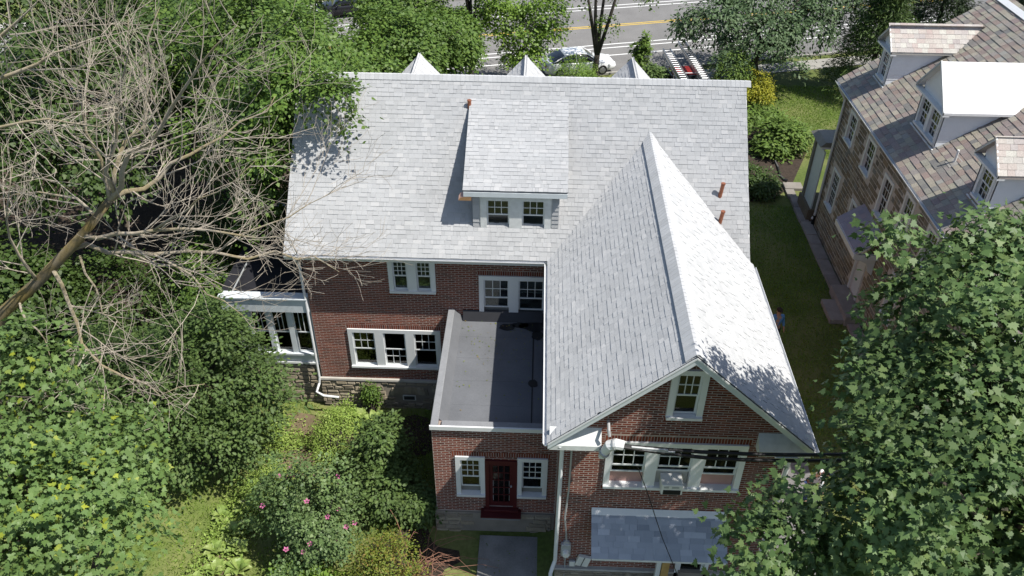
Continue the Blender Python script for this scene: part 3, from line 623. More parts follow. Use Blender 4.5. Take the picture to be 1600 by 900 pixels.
for a, b, z0, z1, c, r_ in NWIN: window(NH, FN, -b, -a, z0, z1, cols=c, rows=r_, casing=.12, lowcols=c if c == 4 else 3, depth=.03, fillm=None, reflection_blind=.3 if z0 > 4.9 else 0)
d = MB(FN); d.box(-6.8,-6.68,-.1,.06,.45,2.75); d.box(-5.87,-5.75,-.1,.06,.45,2.75); d.box(-6.68,-5.87,-.1,.06,2.6,2.75); nd = d.build('door', 'white', NH)
MB(FN).box(-6.68,-5.87,-.08,-.03,.45,2.6).build('door_leaf','white',nd)
dk = MB(); dk.prism([(NE,NY1+.28,NZ-.02),(NRX,NY1+.28,NRZ-.02),(NRX,NY1+.28,NRZ-.2),(NE,NY1+.28,NZ-.16)], (0,NY0-NY1-.56,0)); dk.prism([(24.4,NY1+.28,NZ-.02),(NRX+.001,NY1+.28,NRZ-.02),(NRX+.001,NY1+.28,NRZ-.2),(24.4,NY1+.28,NZ-.16)], (0,NY0-NY1-.56,0))
nroof = dk.build('roof', 'slate', NH); LN = math.hypot(NRX-NE, NRZ-NZ)
shingles(NL, NH, nroof, (NE-.03,NY1+.30,NZ), (0,-1,0), (NRX-NE,0,NRZ-NZ), lambda v: (0, NY1-NY0+.6), int(LN/.23)+1, .23, 40, widths=(.22,.27,.32,.36), thick=(.014,.02,.028), lap=.05)
NL.emit('slate', 'slate', NH, 300, 'roof_slates')
MB().prism([(NRX-.22,NY1+.3,NRZ-.06),(NRX,NY1+.3,NRZ+.07),(NRX+.22,NY1+.3,NRZ-.06)], (0,NY0-NY1-.6,0)).build('ridge_flashing', 'white', NH)
g = MB(); g.prism([Vector((NE,0,NZ))+Vector((-a,NY1+.25,b-.03)) for a, b in [(0,.0),(0,-.10),(.07,-.10),(.115,-.02),(.115,.0),(.105,.0),(.062,-.085),(.01,-.085),(.01,0)]], (0,NY0-NY1-.5,0)); g.build('gutter', 'gutter', NH)
MB().box(NE+.02, NX0-.02, NY0, NY1, 6.93, 6.96).build('soffit','white',NH)
MB().prism([(NE,NY1+.29,NZ-.02),(NRX,NY1+.29,NRZ-.02),(NRX,NY1+.29,NRZ-.2),(NE,NY1+.29,NZ-.2)], (0,.03,0)).build('rake_board','white',NH)
MB().tube([(13.15,12.3,7.05),(13.3,12.25,6.8),(13.5,12.2,6.5),(13.5,12.2,.6),(13.42,12.2,.42)], .055, 8).build('downspout','gutter',NH)
MB().tube([(13.5,12.2,.62),(13.5,12.2,.1)], .075, 8).build('downspout_boot','black',NH)
def ndormer(c, hw, ze, za, rm, nwin):
    xf = 14.24; ov = .24; xb = NE+(za-NZ)/ns; xe = NE+(ze-NZ)/ns; e = hw+ov; xo = xf-.22
    mb = MB()
    for s in (-1, 1):
        mb.prism([(xo,c,za-.01),(xb+.05,c,za-.01),(xe+.05,c+s*e,ze-.01),(xo,c+s*e,ze-.01)], (0,0,-.09))
    rf = mb.build('roof', rm if rm == 'whitemembrane' else 'slatepale', NH)
    if rm != 'whitemembrane':
        lv = math.hypot(e, za-ze)
        lim = lambda v: xe+(xb-xe)*min(1, v/lv)
        shingles(NP, NH, rf, (xo-.02,c-e,ze), (1,0,0), (0,e,za-ze), lambda v: (0, lim(v)-xo), int(lv/.2)+1, .2, int(c*10), widths=(.22,.27,.32), thick=(.012,.018))
        shingles(NP, NH, rf, (xb,c+e,ze), (-1,0,0), (0,-e,za-ze), lambda v: (xb-lim(v), xb-xo+.02), int(lv/.2)+1, .2, int(c*10)+1, widths=(.22,.27,.32), thick=(.012,.018))
    else:
        for k in range(1, 4):
            t = k/4; y = c-e*(1-t); z = ze+(za-ze)*t
            MB().prism([(xo+.02,y,z-.004),(xe+(xb-xe)*t,y,z-.004),(xe+(xb-xe)*t,y+.012,z+.012),(xo+.02,y+.012,z+.012)], (0,.004,0)).build('membrane_seam', rm, NH)
    F = frame((xf, c, 0), (0,-1,0), (-1,0,0)); zb = 7.80; w = hw-.14
    hl = [(-w, w, 7.98, 9.22)]
    wall_sheet('dormer_wall', F, -hw, hw, zb-.1, lambda x: ze+(za-ze)*(1-abs(x)/e)-.1, hl, 'white', NH, breaks=(0,), th=.1)
    n = nwin
    for i in range(n): window(NH, F, -w+2*w*i/n, -w+2*w*(i+1)/n, 7.98, 9.22, cols=3, rows=2, lowcols=3, casing=.10, depth=.03, fillm=None)
    mb = MB(F)
    for s in (-1, 1): mb.prism([(0,.22,za-.1),(s*e,.22,ze-.1),(s*e,.22,ze+.02),(0,.22,za+.02)], (0,-.035,0))
    mb.build('bargeboard', 'white', NH)
    MB(F).box(-e, e, -.02, .21, ze-.16, ze-.09).build('cornice', 'white', NH)
    MB(F).box(-hw-.05, hw+.05, -.02, .09, zb-.06, zb+.05).build('ledge', 'white', NH)
    for s in (-1, 1):
        z = 7.75
        while z < ze-.05:
            z1 = min(z+.2, ze-.04); x1 = NE+(z-NZ)/ns+.1
            if x1 > xf+.02: MB().prism([(xf,c+s*hw,z),(xf,c+s*(hw+.0),z1),(xf,c+s*(hw-.06),z1),(xf,c+s*(hw-.06),z)] if 0 else [(xf,c+s*(hw+.012),z),(xf,c+s*hw,z1),(xf,c+s*(hw-.06),z1),(xf,c+s*(hw-.06),z)], (NE+(z1-NZ)/ns+.12-xf,0,0)).build('siding_board','siding',NH)
            z = z1+.001
ndormer(11.0, .56, 9.38, 10.12, 'slate', 1); ndormer(6.05, 1.06, 9.34, 10.66, 'whitemembrane', 2); ndormer(1.25, .60, 9.32, 10.16, 'slate', 1)
NP.emit('dormer_slate', 'slatepale', NH, 300, 'dormer_slates')
pv = MB(); pv.tube([(14.45,3.78,7.9),(14.45,3.78,8.45)], .04, 8); p_ = pv.build('vent_pipe','white',NH)
MB(basis(Vector((14.45,3.78,7.15+ns*1.25+.04)), Vector((0,-1,0)), Vector((NRX-NE,0,NRZ-NZ)).normalized(), Vector((0,-1,0)).cross(Vector((NRX-NE,0,NRZ-NZ)).normalized()))).box(-.2,.2,-.25,.2,-.002,.006).build('flashing','ledge',p_)
# hood over the side door
hd = MB(); hd.prism([(13.58,7.55,3.98),(12.66,7.55,3.34),(12.66,7.55,3.26),(13.58,7.55,3.90)], (0,-2.6,0)); hood = hd.build('door_hood','white',NH)
HP = Pieces(); shingles(HP, NH, hood, (12.63,7.58,3.36), (0,-1,0), (.92,0,.64), lambda v: (0,2.66), 6, .2, 77, widths=(.22,.27,.32), thick=(.01,.015)); HP.emit('slate','hoodslate',NH,200,'hood_slates')
mb = MB(); mb.box(12.66,13.58,4.98,5.1,3.02,3.26); mb.box(12.66,13.58,7.4,7.52,3.02,3.26); mb.box(12.60,12.68,4.96,7.56,3.08,3.30); mb.build('hood_fascia','white',hood)
for y in (5.15, 7.3):
    MB().prism([(13.58,y,2.2),(13.40,y,2.35),(13.25,y,2.75),(12.85,y,2.95),(12.80,y,3.02),(13.58,y,3.02)], (0,.1,0)).build('bracket','white',hood)
# porch at the far end
MB().box(13.28,13.55,13.75,14.0,.7,3.9).build('porch_pier','nstone',NH)
MB().box(13.36,13.42,12.55,13.75,.75,3.75).build('porch_screen','fascia',NH)
MB().prism([(13.15,12.52,3.92),(13.15,14.1,3.92),(13.15,14.1,4.02),(13.15,12.52,4.02)],(6,0,0)).build('porch_cornice','white',NH)
MB().prism([(13.08,12.52,4.02),(13.08,14.18,4.02),(13.3,13.9,4.25),(13.3,12.52,4.25)],(5.5,0,0)).build('porch_roof','slate',NH)
MB().box(13.25,20,12.52,14.2,-.1,.72).build('porch_floor','nstone',NH)
# flagstones and steps along the stone house
y = 1.0; r = random.Random(3)
while y < 16.2:
    l = r.uniform(.75, 1.35)
    if not 4.6 < y < 5.7:
        o = MB().box(12.98+.03*y*.0+r.uniform(-.03,.03), 13.50 if y < 11.4 else 13.9 if y > 15.2 else 13.40, y, min(y+l-.02, 16.2), -.1, .14+r.uniform(-.03,.03)).build('flagstone','walkstone',bevel=.012)
        o['kind'] = 'structure'
    y += l
stp = thing('garden_steps', 'two grey stone steps up to the slate-hooded side door of the stone house', 'steps', (12.9,5.4,0))
MB().box(12.35,12.95,4.75,6.15,-.05,.22).build('step','walkstone',stp,bevel=.015); MB().box(12.9,13.56,4.65,6.9,-.05,.44).build('step','walkstone',stp,bevel=.015)
bp = MB(); bp.tube([(12.55,16.9,1.0),(12.7,16.7,.75),(12.85,16.5,.35),(13.05,16.3,.22),(13.2,16.2,.22)],[.06,.08,.085,.09,.09],8); tag(bp.build('drain_pipe','black'),'black corrugated drain pipe curling up beside the flagstones','pipe')

# ------------------------------------------------------------------ utilities on the wing
def yw(q, x, z): return (x, -7.78-q, z)
ac = thing('air_conditioner', 'white window air conditioner under the middle rear window of the wing', 'air conditioner', (3.9,-7.9,4.6))
MB(FW).box(3.60,4.14,-.1,.32,4.60,4.96).build('case','acwhite',ac,bevel=.02); MB(FW).box(3.65,4.09,.321,.332,4.62,4.78).build('grille','black',ac)
MB(FW).box(3.66,3.78,.321,.33,4.85,4.91).build('vent','greymetal',ac); MB(FW).box(3.86,4.04,.321,.33,4.85,4.91).build('vent','greymetal',ac)
mt = thing('electric_meter', 'grey round electric meter on its box at the wing corner', 'meter', (1.33,-7.8,1.7))
MB(FW).box(1.19,1.46,.015,.14,1.62,2.12).build('meter_box','greymetal',mt,bevel=.015); MB(FW).tube([(1.325,.14,1.80),(1.325,.22,1.80),(1.325,.26,1.80)],[.10,.10,.085],14).build('meter_glass','acwhite',mt)
MB(FW).box(1.25,1.41,.014,.10,2.12,2.2).build('hub','greymetal',mt)
MB(FW).tube([(1.29,.05,6.05),(1.29,.05,4.3),(1.24,.05,3.2),(1.31,.05,2.5),(1.33,.05,2.15)],.025,7).build('conduit','greymetal',mt)
MB(FW).tube([(1.33,.05,1.62),(1.33,.05,.4)],.02,7).build('conduit','greymetal',mt)
MB(FW).box(1.22,1.36,.02,.16,6.02,6.18).build('conduit_head','white',mt)
tb = thing('junction_box', 'small grey junction box below the electric meter', 'box', (1.5,-7.8,1.2)); MB(FW).box(1.44,1.62,.015,.09,1.08,1.32).build('case','greymetal',tb,bevel=.01); MB(FW).box(1.46,1.60,.09,.096,1.10,1.30).build('lid','acwhite',tb)
cb = thing('cable_box', 'white tilted cable box with a lid right of the electric meter', 'box', (1.8,-7.8,1.3)); Mx = FW @ Matrix.Translation((1.83,.0,1.35)) @ Matrix.Rotation(R(14),4,'Y')
MB(Mx).box(-.18,.18,.015,.12,-.2,.2).build('case','acwhite',cb,bevel=.01); MB(Mx).box(-.02,.0,.12,.127,-.2,.2).build('seam','black',cb)
wh = thing('cable_sleeve', 'white bent plastic sleeve over the power cables at the left eave return', 'cable sleeve', (2.1,-8.2,6.4))
MB().tube([(2.00,-8.16,6.02),(2.06,-8.20,6.25),(2.16,-8.25,6.52),(2.30,-8.28,6.60),(2.48,-8.30,6.58)],[.085,.11,.135,.135,.12],10).build('sleeve','white',wh)
for a, b in (((2.04,-8.19,6.17),(2.06,-8.20,6.22)),((2.24,-8.27,6.57),(2.28,-8.28,6.585))): MB().tube([a,b],.142,10).build('strap','greymetal',wh)
MB().tube([(2.12,-7.80,6.9),(2.12,-8.1,6.85),(2.14,-8.15,6.72)],.04,8).build('bracket','greymetal',wh)
cab = thing('power_cables', 'two thick black power cables strung across the wing gable wall', 'cable', (2.4,-8.3,6.5))
for dz, y0 in ((.0,-8.32),(-.16,-8.36)):
    pts = [(2.4+t*8.6, y0-.35*t, 6.60+dz*min(1,t*4)-.55*t*(1-t)*1.6*.6+.9*t*t*.9) for t in [i/24 for i in range(25)]]
    MB().tube(pts,.047,7).build('cable','black',cab)
for t0, t1, dz in ((.03,.13,0),(.05,.15,-.05),(.42,.48,-.08)):
    pts = [(2.4+t*8.6, -8.36-.35*t, 6.63+dz-.55*t*(1-t)*.96+.81*t*t) for t in (t0,(t0+t1)/2,t1)]
    MB().tube(pts,.03,7).build('cover','greymetal',cab)
wr = MB(); wr.tube([(2.95,-7.95,5.45),(3.2,-8.2,4.9),(3.68,-8.75,3.7),(4.2,-8.9,2.4),(4.5,-8.9,1.2)],.012,5); tag(wr.build('drop_wire','black'),'thin black wire hanging down in front of the shingled awning','wire')
ps = thing('timber_post', 'tall raw yellow timber post standing under the shingled awning', 'post', (4.0,-8.5,-.3)); MB().box(3.92,4.12,-8.35,-8.15,-.4,2.86).build('post','wood',ps); MB().box(3.78,3.90,-8.32,-8.2,-.4,2.84).build('trim','white',ps)

# ------------------------------------------------------------------ vehicles
def wheel(mb_parent, M, x, y, r=.33, w=.22):
    t = MB(M); t.tube([(x,y-w/2,r),(x,y-w/2+.03,r),(x,y+w/2-.03,r),(x,y+w/2,r)],[r*.88,r,r,r*.88],20); wo = t.build('wheel','tyre',mb_parent)
    s = 1 if y > 0 else -1; t = MB(M); t.tube([(x,y+s*(w/2-.02),r),(x,y+s*(w/2+.006),r)],[r*.66,r*.60],14)
    for k in range(5):
        a = 2*math.pi*k/5; t.tube([(x,y+s*(w/2+.01),r),(x+r*.6*math.cos(a),y+s*(w/2+.01),r+r*.6*math.sin(a))],.03,4)
    t.build('rim','rim',wo)
def sedan(label, M, paint, group):
    c = thing('parked_car', label, 'car', M.translation, group)
    st = [(-2.42,.70,.42,.80),(-2.36,.80,.34,.98),(-2.1,.88,.26,1.04),(-1.6,.91,.24,1.05),(-.9,.92,.22,1.00),(0,.92,.22,.97),(.9,.92,.22,.95),(1.5,.90,.24,.90),(2.0,.85,.26,.80),(2.3,.76,.30,.70),(2.43,.62,.38,.58)]
    def loft(st, prof):
        V = []; k = len(prof(st[0]))
        for s in st: V += prof(s)
        F = [(i*k+j,i*k+(j+1)%k,(i+1)*k+(j+1)%k,(i+1)*k+j) for i in range(len(st)-1) for j in range(k)]
        F += [tuple(range(k))[::-1], tuple(range((len(st)-1)*k,len(st)*k))]; return V, F
    def pr(s):
        x, w, b, h = s; m = b+(h-b)*.55
        half = [(w*.9,b),(w*.97,b+.1),(w,m),(w*.97,h-.12),(w*.90,h-.03),(w*.6,h+.01)]
        return [(x,-y,z) for y, z in half]+[(x,y,z) for y, z in half[::-1]]
    MB(M).add(*loft(st, pr)).build('body', paint, c, smooth=True)
    cs_ = [(-1.95,.66,1.02,1.06),(-1.45,.68,1.0,1.26),(-.95,.68,.98,1.42),(-.3,.68,.96,1.47),(.25,.67,.95,1.44),(.75,.66,.93,1.22),(1.15,.66,.92,.96)]
    def pc(s):
        x, w, b, h = s; half = [(.84,b),(w+.10,b+(h-b)*.4),(w,h-.03),(w*.8,h)]
        return [(x,-y,z) for y, z in half]+[(x,y,z) for y, z in half[::-1]]
    MB(M).add(*loft(cs_, pc)).build('cabin_glass','carglass',c,smooth=True)
    rf = [(-1.10,.66,1.36,1.40),(-.9,.69,1.40,1.455),(-.3,.695,1.44,1.495),(.2,.685,1.42,1.47),(.42,.67,1.37,1.40)]
    MB(M).add(*loft(rf, lambda s: [(s[0],-s[1],s[2]),(s[0],-s[1]*.8,s[3]),(s[0],s[1]*.8,s[3]),(s[0],s[1],s[2])])).build('roof',paint,c,smooth=True)
    for s in (-1, 1):
        for pts in ([(1.12,s*.80,.95),(.40,s*.66,1.41)],[(-.35,s*.845,.98),(-.38,s*.69,1.43)],[(-1.9,s*.78,1.03),(-1.0,s*.67,1.41)]): MB(M).tube(pts,.035,6).build('pillar',paint,c)
        MB(M).box(-2.44,-2.2,s*.62-.16,s*.62+.16,.78,.92).build('tail_light','taillight',c,bevel=.02); MB(M).ell((2.2,s*.62,.68),(.17,.13,.07)).build('headlight','headlight',c)
        MB(M).ell((.75,s*.98,1.0),(.08,.1,.07)).build('mirror',paint,c)
        for x in (-1.42, 1.42): wheel(c, M, x, s*.82)
    return c
def place(x, y, ang, z=.012): return Matrix.Translation((x,y,z)) @ Matrix.Rotation(R(ang),4,'Z')
sedan('white sedan parked at the near kerb behind the house', place(2.75,30.6,15.5), 'carwhite', 'cars on the road')
q = RD*(-3.0)+RN*43.3; sedan('black car parked at the far kerb, cut by the top of the picture', place(q.x,q.y,195.5), 'carblack', 'cars on the road')
TM = place(9.0,26.4,96,0)
tk = thing('pickup_truck', 'red pickup truck with an aluminium ladder rack parked behind the house', 'truck', (9.0,26.4,0))
b = MB(TM); b.prism([(2.9,-.95,.45),(2.9,-.95,1.0),(1.6,-.95,1.15),(-2.9,-.95,1.15),(-2.9,-.95,.45)],(0,1.9,0)); b.build('body','carred',tk,bevel=.05)
b = MB(TM); b.prism([(1.6,-.86,1.16),(1.0,-.78,1.75),(-.3,-.78,1.78),(-.5,-.86,1.16)],(0,1.65,0)); b.build('cab','carglass',tk,bevel=.05); MB(TM).box(-.3,.98,-.74,.74,1.78,1.83).build('cab_roof','carred',tk,bevel=.02)
b = MB(TM); b.box(-2.8,-.7,-.8,.8,1.152,1.156); b.build('bed','black',tk)
for s in (-1, 1):
    for x in (-1.8,1.8): wheel(tk,TM,x,s*.86,.38,.25)
    for x in (-2.6,-.9,1.4): MB(TM).tube([(x,s*.86,1.1),(x,s*.86,2.1)],.03,6).build('rack_post','greymetal',tk)
    MB(TM).tube([(-2.9,s*.86,2.12),(2.2,s*.86,2.12)],.035,6).build('rack_rail','greymetal',tk)
for x in (-2.6,-.9,1.4): MB(TM).tube([(x,-.9,2.14),(x,.9,2.14)],.03,6).build('rack_crossbar','greymetal',tk)
for lab, yo, x0, x1, zz in (('aluminium ladder on the left side of the truck rack', .62,-3.6,2.4,2.2),('aluminium ladder on the right side of the truck rack, reaching farther towards the road', -.62,-3.3,3.6,2.2)):
    ld = thing('ladder', lab, 'ladder', TM @ Vector((0,yo,zz)), 'ladders on the truck')
    for k, dz in enumerate((0,.13)):
        for s in (-1,1): MB(TM).box(x0,x1,yo+s*.22-.025,yo+s*.22+.025,zz+dz,zz+dz+.085).build('rail','alu',ld)
        n = int((x1-x0)/.3)
        for i in range(n):
            if k: x = x0+.15+i*.3; MB(TM).tube([(x,yo-.2,zz+dz+.045),(x,yo+.2,zz+dz+.045)],.024,6).build('rung','alu',ld)
cn = thing('orange_cone', 'orange traffic cone lying in the truck bed between the ladders', 'cone', TM @ Vector((-2.2,0,1.16))); MB(TM).tube([(-2.2,0,1.2),(-2.2,0,1.95)],[.2,.05],12).build('cone','orange',cn); MB(TM).box(-2.4,-2.0,-.2,.2,1.16,1.2).build('base','orange',cn)
bx = thing('tool_chest', 'blue-grey tool chest behind the truck cab', 'chest', TM @ Vector((-1.1,0,1.16))); MB(TM).box(-1.4,-.75,-.7,.7,1.16,1.55).build('case','bluegrey',bx,bevel=.02); MB(TM).box(-1.42,-.73,-.72,.72,1.55,1.62).build('lid','bluegrey',bx,bevel=.01)

# ------------------------------------------------------------------ people
def skin(name, verts, edges, rad, m, parent, root=0):
    me = bpy.data.meshes.new(name); o0 = org(parent); me.from_pydata([Vector(v)-o0 for v in verts], edges, []); me.materials.append(MATS[m])
    sk = me.skin_vertices[0] if len(me.skin_vertices) else me.attributes and None
    o = link(name, me, parent); md = o.modifiers.new('skin','SKIN'); md.use_smooth_shade = True
    if not len(me.skin_vertices):
        bpy.context.view_layer.objects.active = o; bpy.ops.mesh.customdata_skin_add()
    for i, r_ in enumerate(rad): me.skin_vertices[0].data[i].radius = r_ if hasattr(r_, '__len__') else (r_, r_)
    me.skin_vertices[0].data[root].use_root = True
    sb = o.modifiers.new('sub','SUBSURF'); sb.levels = 1; sb.render_levels = 1
    return o
def person(label, loc, face, bend, shirt, trousers, capm, gloves, armsdown=True):
    p = thing('person', label, 'person', loc); M = Matrix.Translation(loc) @ Matrix.Rotation(R(face),4,'Z')
    B = Matrix.Translation((0,0,.92)) @ Matrix.Rotation(R(bend),4,'X') @ Matrix.Translation((0,0,-.92))   # lean forward (towards -y)
    up = lambda x,y,z: M @ (B @ Vector((x,y,z))); lo = lambda x,y,z: M @ Vector((x,y,z))
    V = [up(0,0,.95), up(0,0,1.15), up(0,-.01,1.35), up(0,.0,1.47), up(0,-.01,1.56), up(0,-.02,1.66), up(0,-.02,1.74)]
    rad = [.13,.125,.14,.065,.065,.098,.07]; E = [(i,i+1) for i in range(6)]
    def chain(a, pts, rs):
        k = len(V)
        for i, (q, r_) in enumerate(zip(pts, rs)): V.append(q); rad.append(r_); E.append((a if i == 0 else k+i-1, k+i))
        return len(V)-1
    for s in (-1, 1):
        chain(0, [lo(s*.1,0,.86), lo(s*.11,-.02,.48), lo(s*.11,0,.09), lo(s*.12,-.16,.04)], [.09,.062,.045,.04])
        if armsdown: arm = [up(s*.19,0,1.42), up(s*.25,.02,1.14), up(s*.26,-.12,.90), up(s*.26,-.15,.82)]
        else: arm = [up(s*.19,0,1.42), up(s*.25,-.16,1.20), up(s*.2,-.36,1.10), up(s*.19,-.44,1.07)]
        h = chain(2, arm, [.06,.048,.034,.034])
        d = (arm[3]-arm[2]).normalized(); sd = (M.to_3x3() @ Vector((0,1,0))) if armsdown else (M.to_3x3() @ Vector((1,0,0)))
        for k in range(4): chain(h, [arm[3]+d*.05+sd*(k-1.5)*.019, arm[3]+d*(.095-.006*abs(k-1.3))+sd*(k-1.5)*.02], [.009,.008])
        chain(h, [arm[3]+sd*.035+d*.01, arm[3]+sd*.05+d*.045], [.010,.009])
    skin('body', V, E, rad, 'skin', p)
    V2 = [up(0,0,.90), up(0,0,1.15), up(0,-.01,1.36), up(0,0,1.46)]; V2s = [(.165,.13),(.16,.125),(.185,.13),(.08,.08)]; E2 = [(0,1),(1,2),(2,3)]
    for s in (-1,1):
        k = len(V2); pts = [up(s*.19,0,1.42), up(s*.25,.02,1.14), up(s*.26,-.10,.95)] if armsdown else [up(s*.19,0,1.42), up(s*.25,-.16,1.20), up(s*.21,-.32,1.12)]
        V2 += pts; V2s += [.082,.066,.05]; E2 += [(2,k),(k,k+1),(k+1,k+2)]
    skin('shirt', V2, E2, V2s, shirt, p)
    V3 = [up(0,0,.98)]; E3 = []; r3 = [.15]
    for s in (-1,1):
        k = len(V3); V3 += [lo(s*.1,0,.84), lo(s*.11,-.02,.48), lo(s*.11,0,.12)]; r3 += [.108,.082,.065]; E3 += [(0,k),(k,k+1),(k+1,k+2)]
    skin('trousers', V3, E3, r3, trousers, p)
    H = M @ B
    for s in (-1,1):
        MB(M).ell((s*.115,-.07,.05),(.055,.14,.05)).build('shoe','black',p,smooth=True)
        MB(H).ell((s*.035,-.112,1.665),(.014,.008,.01)).build('eye','black',p); MB(H).ell((s*.1,-.01,1.65),(.015,.025,.035)).build('ear','skin',p)
    MB(H).ell((0,-.125,1.635),(.016,.02,.028)).build('nose','skin',p); MB(H).ell((0,-.112,1.59),(.028,.008,.008)).build('mouth','pinkin',p)
    MB(H).ell((0,.012,1.69),(.105,.118,.10)).build('hair','hair',p,smooth=True)
    c = MB(H); c.ell((0,.0,1.73),(.112,.125,.075)); c.build('cap',capm,p,smooth=True)
    MB(H).prism([(-.08,-.10,1.72),(-.06,-.20,1.71),(.06,-.20,1.71),(.08,-.10,1.72)],(0,0,.012)).build('cap_brim',capm if capm != 'navy' else 'whitecloth',p)
    return p
person('person in a blue shirt and dark cap standing on the shaded lawn', (9.72,3.35,0), 10, -4, 'blueshirt', 'darkcloth', 'hair', True)
person('person in white shirt and navy cap bending over beside the wing', (9.1,-4.35,.02), 70, 38, 'whitecloth', 'navy', 'navy', False, armsdown=False)
# ------------------------------------------------------------------ foliage
MAPLE = np.array([(0,-.02),(.10,.06),(.30,-.02),(.27,.12),(.50,.28),(.32,.36),(.34,.56),(.17,.50),(0,1.0),(-.17,.50),(-.34,.56),(-.32,.36),(-.50,.28),(-.27,.12),(-.30,-.02),(-.10,.06)])*[1.1,.95]-[0,.35]
LOBED = np.array([(0,-.4),(.42,-.18),(.30,.12),(.22,.28),(0,.6),(-.22,.28),(-.30,.12),(-.42,-.18)])
OVAL = np.array([(0,-.5),(.22,-.15),(.20,.2),(0,.5),(-.20,.2),(-.22,-.15)])
FAN_ = [(0,-.5),(.10,-.25),(.27,-.22),(.15,-.02),(.33,.08),(.15,.18),(.22,.36),(.06,.34)]
FAN = np.array(FAN_+[(0,.55)]+[(-x,y) for x,y in FAN_[:0:-1]])
BLADE = np.array([(-.10,-.5),(.10,-.5),(.05,.5),(-.05,.5)])
def norm(a): return a/np.maximum(np.linalg.norm(a, axis=1, keepdims=True), 1e-9)
def leaf_frames(pos, nrm, size, rg, point=None):
    n = norm(nrm); t = rg.normal(size=n.shape) if point is None else point+rg.normal(size=n.shape)*.35
    t = norm(t-n*(t*n).sum(1, keepdims=True)); b = np.cross(t, n)
    return pos, b, t, n, size
def leaf_mesh(name, fr, shape, m, parent, fold=.25, kind=None):
    pos, b, t, n, size = fr; k = len(shape); N = len(pos)
    z = -np.abs(shape[:, 0])*fold-.12*shape[:, 1]**2
    V = pos[:, None, :]+size[:, None, None]*(b[:, None, :]*shape[None, :, :1]+t[:, None, :]*shape[None, :, 1:2]+n[:, None, :]*z[None, :, None])
    V = (V.reshape(-1, 3)-np.array(org(parent))).astype(np.float32)
    me = bpy.data.meshes.new(name); me.vertices.add(N*k); me.vertices.foreach_set('co', V.ravel())
    me.loops.add(N*k); me.loops.foreach_set('vertex_index', np.arange(N*k, dtype=np.int32))
    me.polygons.add(N); me.polygons.foreach_set('loop_start', np.arange(0, N*k, k, dtype=np.int32))
    try: me.polygons.foreach_set('loop_total', np.full(N, k, dtype=np.int32))
    except Exception: pass
    me.update(calc_edges=True); me.materials.append(MATS[m])
    o = link(name, me, parent)
    if kind: o['kind'] = kind
    return o
def crown(lobes, ncl, per, cr, size, seed, up=.5, shell=.5, bottom=-.5, flat=.6, jit=.45, rough=.22):
    rg = np.random.default_rng(seed); L = np.array(lobes, float)
    ar = L[:, 3]*L[:, 4]+L[:, 3]*L[:, 5]+L[:, 4]*L[:, 5]; ids = rg.choice(len(L), ncl, p=ar/ar.sum())
    d = norm(rg.normal(size=(ncl*3, 3))); d = d[d[:, 2] > bottom][:ncl]; ids = ids[:len(d)]
    wv = rg.normal(size=(5, 3))*2.6; ph = rg.uniform(0, 6.28, (5,))
    bump = 1+rough*np.sin(d @ wv.T+ph+ids[:, None]*1.7).mean(1)*1.6+rg.normal(size=len(d))*.05
    rad = (1-shell*rg.random(len(d))**1.6)*bump
    c = L[ids, :3]+d*rad[:, None]*L[ids, 3:]
    out = norm(d/L[ids, 3:]); m = norm(out*.7+np.array([0, 0, up]))
    k = per; off = rg.normal(size=(len(d), k, 3))*cr; mm = m[:, None, :]
    off = off-flat*mm*(off*mm).sum(2, keepdims=True)
    pos = (c[:, None, :]+off).reshape(-1, 3)
    nr = (mm*1.0+rg.normal(size=off.shape)*jit+np.array([0, 0, .15])).reshape(-1, 3)
    pt = (np.repeat(out[:, None, :], k, 1)+off/cr*.6+np.array([0, 0, -.35])).reshape(-1, 3)
    sz = size*rg.uniform(.45, 1.3, len(pos))
    return c, pos, nr, pt, sz, rg
def px_np(p):
    d = p-np.array(CAM); w = d @ np.array(FWD); return 800+FPX*(d @ np.array(RT))/w, 450-FPX*(d @ np.array(UP))/w, np.linalg.norm(d, axis=1)
def limbs_to(root, base, fork, cents, rg, m, rtrunk, nl=14, tname='trunk'):
    base, fork = Vector(base), Vector(fork); mid = base.lerp(fork, .5)+Vector((rg.normal()*.15, rg.normal()*.15, 0))
    MB().tube([base-Vector((0,0,.15)), base+Vector((0,0,.12)), mid, fork], [rtrunk*1.5, rtrunk*1.1, rtrunk*.9, rtrunk*.75], 10).build('trunk', m, root, smooth=True)
    pick = rg.choice(len(cents), min(nl, len(cents)), replace=False)
    for i in pick:
        e = Vector(cents[i]); a = base.lerp(fork, rg.uniform(.65, 1.0)); q = a.lerp(e, .5)+Vector((rg.normal()*.2, rg.normal()*.2, .25*(e-a).length*.3))
        mb = MB(); mb.tube([a, a.lerp(q, .5), q, q.lerp(e, .5)+Vector((0,0,.1)), e], [rtrunk*.42, rtrunk*.34, rtrunk*.24, rtrunk*.15, rtrunk*.06], 6)
        mb.build('limb', m, root, smooth=True)
